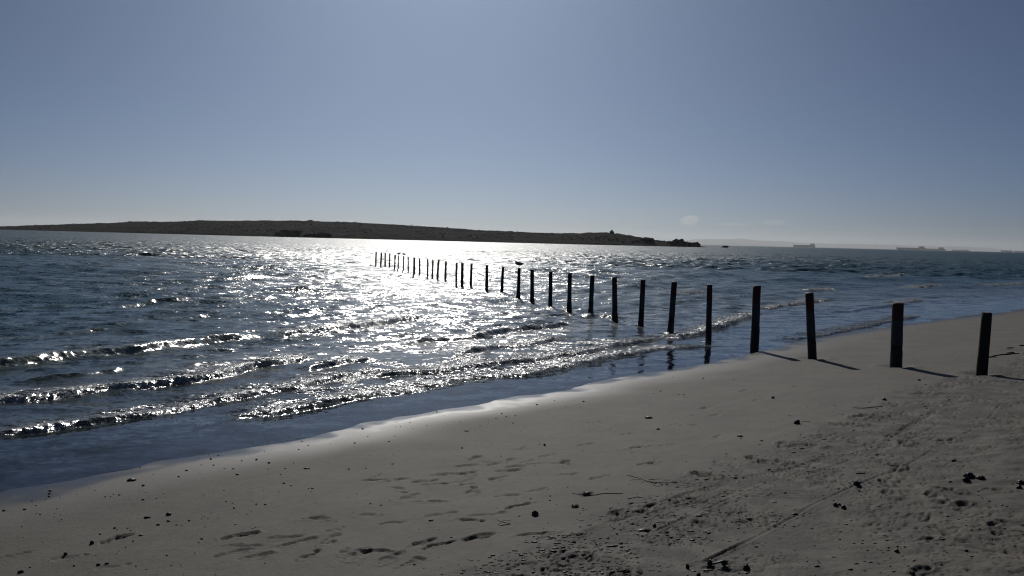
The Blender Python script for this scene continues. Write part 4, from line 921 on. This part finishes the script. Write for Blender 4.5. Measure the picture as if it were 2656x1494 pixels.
def lie(name, label, cat, px, py, group=None):
    c = survey(px, py); t = (c[0], c[1], sand_z(*c)); return t, math.hypot(*c) / FPX, label, cat, group
def weed_lump(label, px, py, wpx, hpx, seed, mat=None, name='seaweed_lump', ang=0.0, shape='lump'):
    (x, y, z), m, *_ = lie(None, None, None, px, py); w = wpx * m / 2; h = hpx * m
    rs = np.random.default_rng(seed); b = MB()
    if shape == 'flat': b.lump((0, 0, h * .2), (w, w * .45, h * .55), 3, .35, seed, 1.6)
    elif shape == 'spike': b.lump((0, 0, h * .25), (w, w * .8, h * .5), 3, .4, seed, 1.8); b.tube([(0, 0, h * .1), (-w * .1, 0, h * .6), (w * .05, 0, h)], [w * .6, w * .4, w * .08], 7)
    else:
        b.lump((0, 0, h * .3), (w * .8, w * .6, h * .6), 3, .45, seed, 1.8)
        for k in range(4):
            a = rs.uniform(0, 6.28); b.lump((math.cos(a) * w * .6, math.sin(a) * w * .4, h * .2), (w * rs.uniform(.25, .5), w * rs.uniform(.2, .35), h * rs.uniform(.25, .45)), 2, .4, seed + k + 1, 1.8)
    for k in range(5):
        a = rs.uniform(0, 6.28); l = w * rs.uniform(.8, 1.3)
        b.tube([(0, 0, h * .25), (math.cos(a) * l * .6, math.sin(a) * l * .6, h * .25), (math.cos(a + .3) * l, math.sin(a + .3) * l, h * .05)], [w * .10, w * .08, w * .03], 5, flat=.5)
    o = b.build(name, mat or M_KELP); o.location = (x, y, z - h * .02); o.rotation_euler = (0, 0, ang); tag(o, label, 'seaweed'); return o
def zz(Z, x, y): return Z[0] + x / Z[2], Z[1] + y / Z[2]
W_ = weed_lump
W_('flat dark seaweed piece beside the water edge at lower left', *zz(ZA, 830, 846), 24, 7, 70, shape='flat', ang=.3)
W_('small spiky seaweed piece on sand at left, left of a matching lump', *zz(ZA, 930, 1084), 15, 6, 71, shape='flat', ang=.4)
W_('small seaweed lump with side tufts on the sand at left', *zz(ZA, 1065, 1064), 15, 7, 72)
W_('dark round seaweed lump on the sand at lower left, right of a pale shell scrap', *zz(ZA, 582, 1246), 11, 9, 73)
W_('dark oblong lump nearest the lower left corner of the sand', *zz(ZA, 132, 1424), 12, 9, 74, shape='flat', ang=.5)
W_('dark lump with a footprint trailing right of it at lower left', *zz(ZA, 415, 1312), 10, 7, 75)
W_('left of two slanted dark lumps at the bottom left', *zz(ZA, 621, 1383), 9, 7, 76, shape='flat', ang=.6)
W_('right of two slanted dark lumps at the bottom left', *zz(ZA, 675, 1374), 9, 6, 77, shape='flat', ang=.6)
W_('thin curved weed scrap on the sand at left', *zz(ZA, 890, 1200), 11, 4, 78, shape='flat', ang=.5)
W_('flat dark weed scrap near the bend of the water edge', *zz(ZA, 1940, 770), 14, 4, 79, shape='flat')
W_('small dark weed scrap at the bright wet sand edge', *zz(ZB, 800, 434), 11, 4, 80, shape='flat')
W_('long flat dark weed piece on smooth sand below the posts', *zz(ZB, 2018, 348), 19, 6, 81, shape='flat')
W_('small dark lump below the long flat weed piece', *zz(ZB, 2078, 424), 9, 4, 82)
W_('dark lump with a tiny companion near the middle of the smooth sand', *zz(ZB, 1320, 524), 7, 6, 83)
W_('dark weed scrap on sand at lower centre left', *zz(ZB, 562, 1029), 12, 5, 84, shape='flat', ang=.3)
W_('loose round tuft of weed on sand at lower centre', *zz(ZB, 1255, 992), 20, 13, 85, M_BROWN, 'seaweed_tuft')
W_('square dark lump on smooth sand toward the right posts', *zz(ZC, 812, 219), 9, 6, 86)
W_('small upright dark lump at the edge of the trampled sand', *zz(ZC, 1582, 234), 8, 7, 87, shape='spike')
W_('dark weed lump near the foot of the rightmost post shadow', *zz(ZC, 1822, 97), 9, 4, 88)
W_('flat weed patch above a small pebble, centre right sand', *zz(ZC, 585, 487), 15, 5, 89, shape='flat')
W_('bristly dark seaweed clump with a thin twig on its right', *zz(ZC, 980, 398), 18, 10, 90)
W_('black upright weed stub beside the tyre tread track', *zz(ZE, 1120, 735), 9, 11, 91, shape='spike')
W_('flat elongated black weed strip below the upright stub', *zz(ZE, 990, 782), 34, 6, 92, shape='flat')
W_('pointed black seaweed heap at the bottom edge right of the big kelp', *zz(ZE, 2350, 1325), 17, 17, 93, shape='spike')
W_('small double lump left of the big black kelp', *zz(ZE, 1562, 1300), 11, 14, 94)
W_('small dark tuft at the bottom edge, left of the double lump', *zz(ZE, 915, 1365), 8, 11, 95, M_BROWN)
W_('dark lump cut by the bottom edge below the big black kelp', *zz(ZE, 1712, 1408), 12, 10, 96)
W_('large black seaweed lump, top of the heap of three at lower right', *zz(ZF, 1655, 285), 27, 15, 97)
W_('lower left lump of the heap of three black seaweeds', *zz(ZF, 1615, 312), 18, 9, 98)
W_('lower right lump of the heap of three black seaweeds', *zz(ZF, 1795, 300), 22, 9, 99)
W_('left lump of three in a row on trampled sand', *zz(ZF, 50, 622), 13, 9, 100)
W_('small middle lump of three in a row on trampled sand', *zz(ZF, 98, 612), 8, 6, 101)
W_('right lump of three in a row on trampled sand', *zz(ZF, 146, 645), 15, 9, 102)
W_('dark angular lump lying beside the long wheel track', *zz(ZF, 312, 375), 18, 10, 103)
W_('dark weed lump near the right edge, lower of two', *zz(ZF, 2250, 405), 14, 9, 104)
W_('dark weed lump at the right edge, upper of two', *zz(ZF, 2270, 330), 22, 8, 105)
W_('small dark slanted lump in the rippled sand at lower right', *zz(ZF, 785, 1170), 10, 9, 106, shape='spike')
W_('dark lump cut by the bottom edge at lower right', *zz(ZF, 980, 1448), 11, 9, 107)

def strand_thing(name, label, cat, Z, lines, rpx, mat, part='strand', lift=.5, group=None):
    """long pieces that lie on the sand: each line is traced on the ground"""
    pts = [[survey(*zz(Z, a, b)) for a, b in ln] for ln in lines]; o0 = pts[0][0]; z0 = sand_z(*o0)
    t = empty(name, (o0[0], o0[1], z0)); tag(t, label, cat, group)
    for ln, rp in zip(pts, rpx):
        r_ = rp * math.hypot(*o0) / FPX; P = catmull(ln, 4) if len(ln) > 2 else np.array([ln[0] * (1 - k) + ln[1] * k for k in (0, .33, .66, 1)])
        rad = [r_ * (.35 + .65 * math.sin(math.pi * (0.12 + .76 * i / (len(P) - 1)))) for i in range(len(P))]
        MB().tube([(p[0] - o0[0], p[1] - o0[1], sand_z(*p) - z0 + r_ * lift) for p in P], rad, 7).build(part, mat, t)
    return t
ZG = (1280, 1320, 12.075)
strand_thing('kelp_strand', 'thin black kelp strand looped on the sand at bottom centre', 'seaweed', ZG, [[(120, 320), (200, 375), (300, 405), (430, 432), (505, 425), (470, 462), (380, 488), (250, 505), (170, 490), (150, 460), (185, 430), (250, 440)], [(340, 360), (420, 348), (540, 356)], [(430, 478), (550, 470)]], [1.5, .7, 1.0], M_KELP)
strand_thing('driftwood_twig', 'forked thin twig on the sand with long right arm', 'twig', ZE, [[(755, 65), (870, 90), (960, 118), (1040, 150), (1200, 158), (1435, 155)], [(1040, 125), (1145, 120)], [(1065, 155), (1120, 195), (1200, 222)], [(800, 130), (930, 118)]], [1.0, .9, .7, .8], M_TWIG, 'stem')
strand_thing('driftwood_twig', 'short straight twig right of the brown seaweed tangle', 'twig', ZE, [[(770, 375), (860, 358), (915, 345)]], [1.1], M_TWIG, 'stem')
strand_thing('driftwood_twig', 'long thin dark stick lying flat near the trampled edge', 'twig', ZC, [[(1365, 285), (1440, 288), (1490, 284), (1570, 278)]], [1.3], M_TWIG, 'stem')
strand_thing('driftwood_twig', 'thin twig poking right from the bristly seaweed clump', 'twig', ZC, [[(1000, 388), (1070, 385)]], [.7], M_TWIG, 'stem')
strand_thing('driftwood_twig', 'small twig with a bent end in the wheel track', 'twig', ZF, [[(680, 135), (720, 122), (815, 120)], [(720, 122), (760, 180)]], [1.6, 1.0], M_TWIG, 'stem')
strand_thing('driftwood_twig', 'short flat stick left of the wheel track', 'twig', ZF, [[(298, 225), (350, 220), (405, 212)]], [1.7], M_TWIG, 'stem')
strand_thing('driftwood_twig', 'short dark stick standing out of rippled sand at right', 'twig', ZF, [[(1620, 764), (1690, 762)]], [.9], M_TWIG, 'stem')
strand_thing('weed_line', 'broken line of weed right of the rightmost post', 'seaweed', (2260, 760, 6.038), [[(1825, 1018), (1900, 1010), (1960, 1012)], [(1910, 992), (1990, 982), (2060, 970), (2130, 968), (2200, 955), (2300, 950), (2391, 960)], [(2120, 948), (2230, 935), (2290, 945)]], [1.8, 1.8, 1.6], M_KELP)
strand_thing('weed_strip', 'short weed strips by the right edge beyond the rightmost post', 'seaweed', (2260, 760, 6.038), [[(2090, 880), (2220, 880)], [(2120, 862), (2240, 858)], [(2320, 828), (2391, 824)]], [1.0, 1.0, 2.0], M_KELP)
def tangle(label, px, py, wpx, n, mat, seed):
    c = survey(px, py); m = math.hypot(*c) / FPX; z = sand_z(*c); rs = np.random.default_rng(seed); w = wpx * m / 2
    t = empty('seaweed_tangle', (c[0], c[1], z)); tag(t, label, 'seaweed')
    MB().lump((0, 0, w * .12), (w * .55, w * .5, w * .28), 3, .5, seed, 2.2).build('matted_core', mat, t)
    for k in range(n):
        a = rs.uniform(0, 6.28); l = w * rs.uniform(.6, 1.25); b = rs.normal(0, .6)
        MB().tube([(math.cos(a) * w * .1, math.sin(a) * w * .1, w * rs.uniform(.05, .35)), (math.cos(a) * l * .5, math.sin(a) * l * .5, w * rs.uniform(.12, .5)), (math.cos(a + b) * l, math.sin(a + b) * l, w * rs.uniform(0.02, .3))], [.7 * m, .6 * m, .3 * m], 5).build('stalk', mat, t)
tangle('bushy brown seaweed tangle on sand at lower centre', *zz(ZE, 215, 325), 36, 26, M_BROWN, 71)
tangle('small golden brown seaweed bunch below the bushy tangle', *zz(ZE, 55, 480), 28, 22, M_BROWN, 72)
strand_thing('driftwood_stick', 'long straight stick lying through the bushy seaweed tangle', 'twig', ZE, [[(20, 312), (140, 325), (300, 332), (430, 312), (600, 312), (700, 310)]], [1.2], M_TWIG, 'stem')
def big_kelp():
    px, py = zz(ZE, 1960, 1275); c = survey(px, py); m = math.hypot(*c) / FPX; z = sand_z(*c)
    t = empty('kelp_holdfast', (c[0], c[1], z)); tag(t, 'big black piece of kelp arching on the sand at the bottom', 'seaweed')
    def p(x, y, h): q = survey(*zz(ZE, x, 1285)); q = c + (q - c); return ((q[0] - c[0]), (q[1] - c[1]) + 0.0, (1285 - y) / 5.152 * m + h)
    MB().tube([p(1850, 1270, 0), p(1870, 1215, 0), p(1860, 1195, 0)], [7 * m, 5 * m, 2 * m], 7).build('stub', M_KELP, t)
    MB().tube([p(1870, 1262, 0), p(1940, 1238, 0), p(2010, 1215, 0), p(2060, 1215, 0)], [3.2 * m, 3.6 * m, 4.5 * m, 5 * m], 8, flat=.7).build('stipe', M_KELP, t)
    MB().lump(p(2050, 1230, 0), (9 * m, 7 * m, 7 * m), 3, .5, 5, 1.9).build('holdfast', M_KELP, t)
    MB().tube([p(2045, 1240, 0), p(2060, 1285, -.003)], [4 * m, 2 * m], 6).build('root', M_KELP, t)
    MB().lump(p(1870, 1290, 0), (11 * m, 7 * m, 4 * m), 3, .4, 9, 1.9).build('frond', M_KELP, t)
    MB().tube([p(2060, 1215, 0), p(2110, 1200, 0)], [4 * m, 1.2 * m], 6).build('tip', M_KELP, t)
big_kelp()

# ================================================================== CLOUDS AND HAZE
def cloud(label, px, py, wpx, hpx, D, dens, seed, amp=.35):
    d = ray(px, py); k = D / d[1]; P = np.array([0, 0, EYE]) + d * k; m = D / FPX
    mt, N, L = new_mat('cloud_vapour'); v = nd(N, 'ShaderNodeVolumePrincipled', Density=dens, Anisotropy=0.55); v.inputs['Color'].default_value = (1, 1, 1, 1)
    o = N.new('ShaderNodeOutputMaterial'); L.new(v.outputs[0], o.inputs['Volume'])
    c = MB().lump((0, 0, 0), (wpx * m / 2, wpx * m / 2, hpx * m / 2), 4, amp, seed, 1.5).build('cloud', mt); c.location = P
    tag(c, label, 'cloud', 'small clouds low over the bay'); return c
cloud('small puffy cloud low over the right tip of the island', 1789, 572, 44, 30, 26000, .0015, 3)
cloud('faint flat cloud wisp above the leftmost ship', 2008, 577, 70, 14, 27000, .0002, 5)
cloud('very faint flat wisp between the puffy cloud and the ship', 1900, 582, 90, 8, 28000, .00015, 6)
cloud('tiny faint cloud above the middle of the island', 1187, 534, 16, 7, 26000, .0009, 7)
mt, N, L = new_mat('haze_air'); v = nd(N, 'ShaderNodeVolumePrincipled', Density=2.4e-5, Anisotropy=0.5); v.inputs['Color'].default_value = (0.93, 0.97, 1.0, 1)
o = N.new('ShaderNodeOutputMaterial'); L.new(v.outputs[0], o.inputs['Volume'])
hz = MB().box((0, 21000, 207), (130000, 46000, 420)).build('haze', mt, smooth=False); tag(hz, 'thin sea haze over the bay', 'haze', kind='stuff')
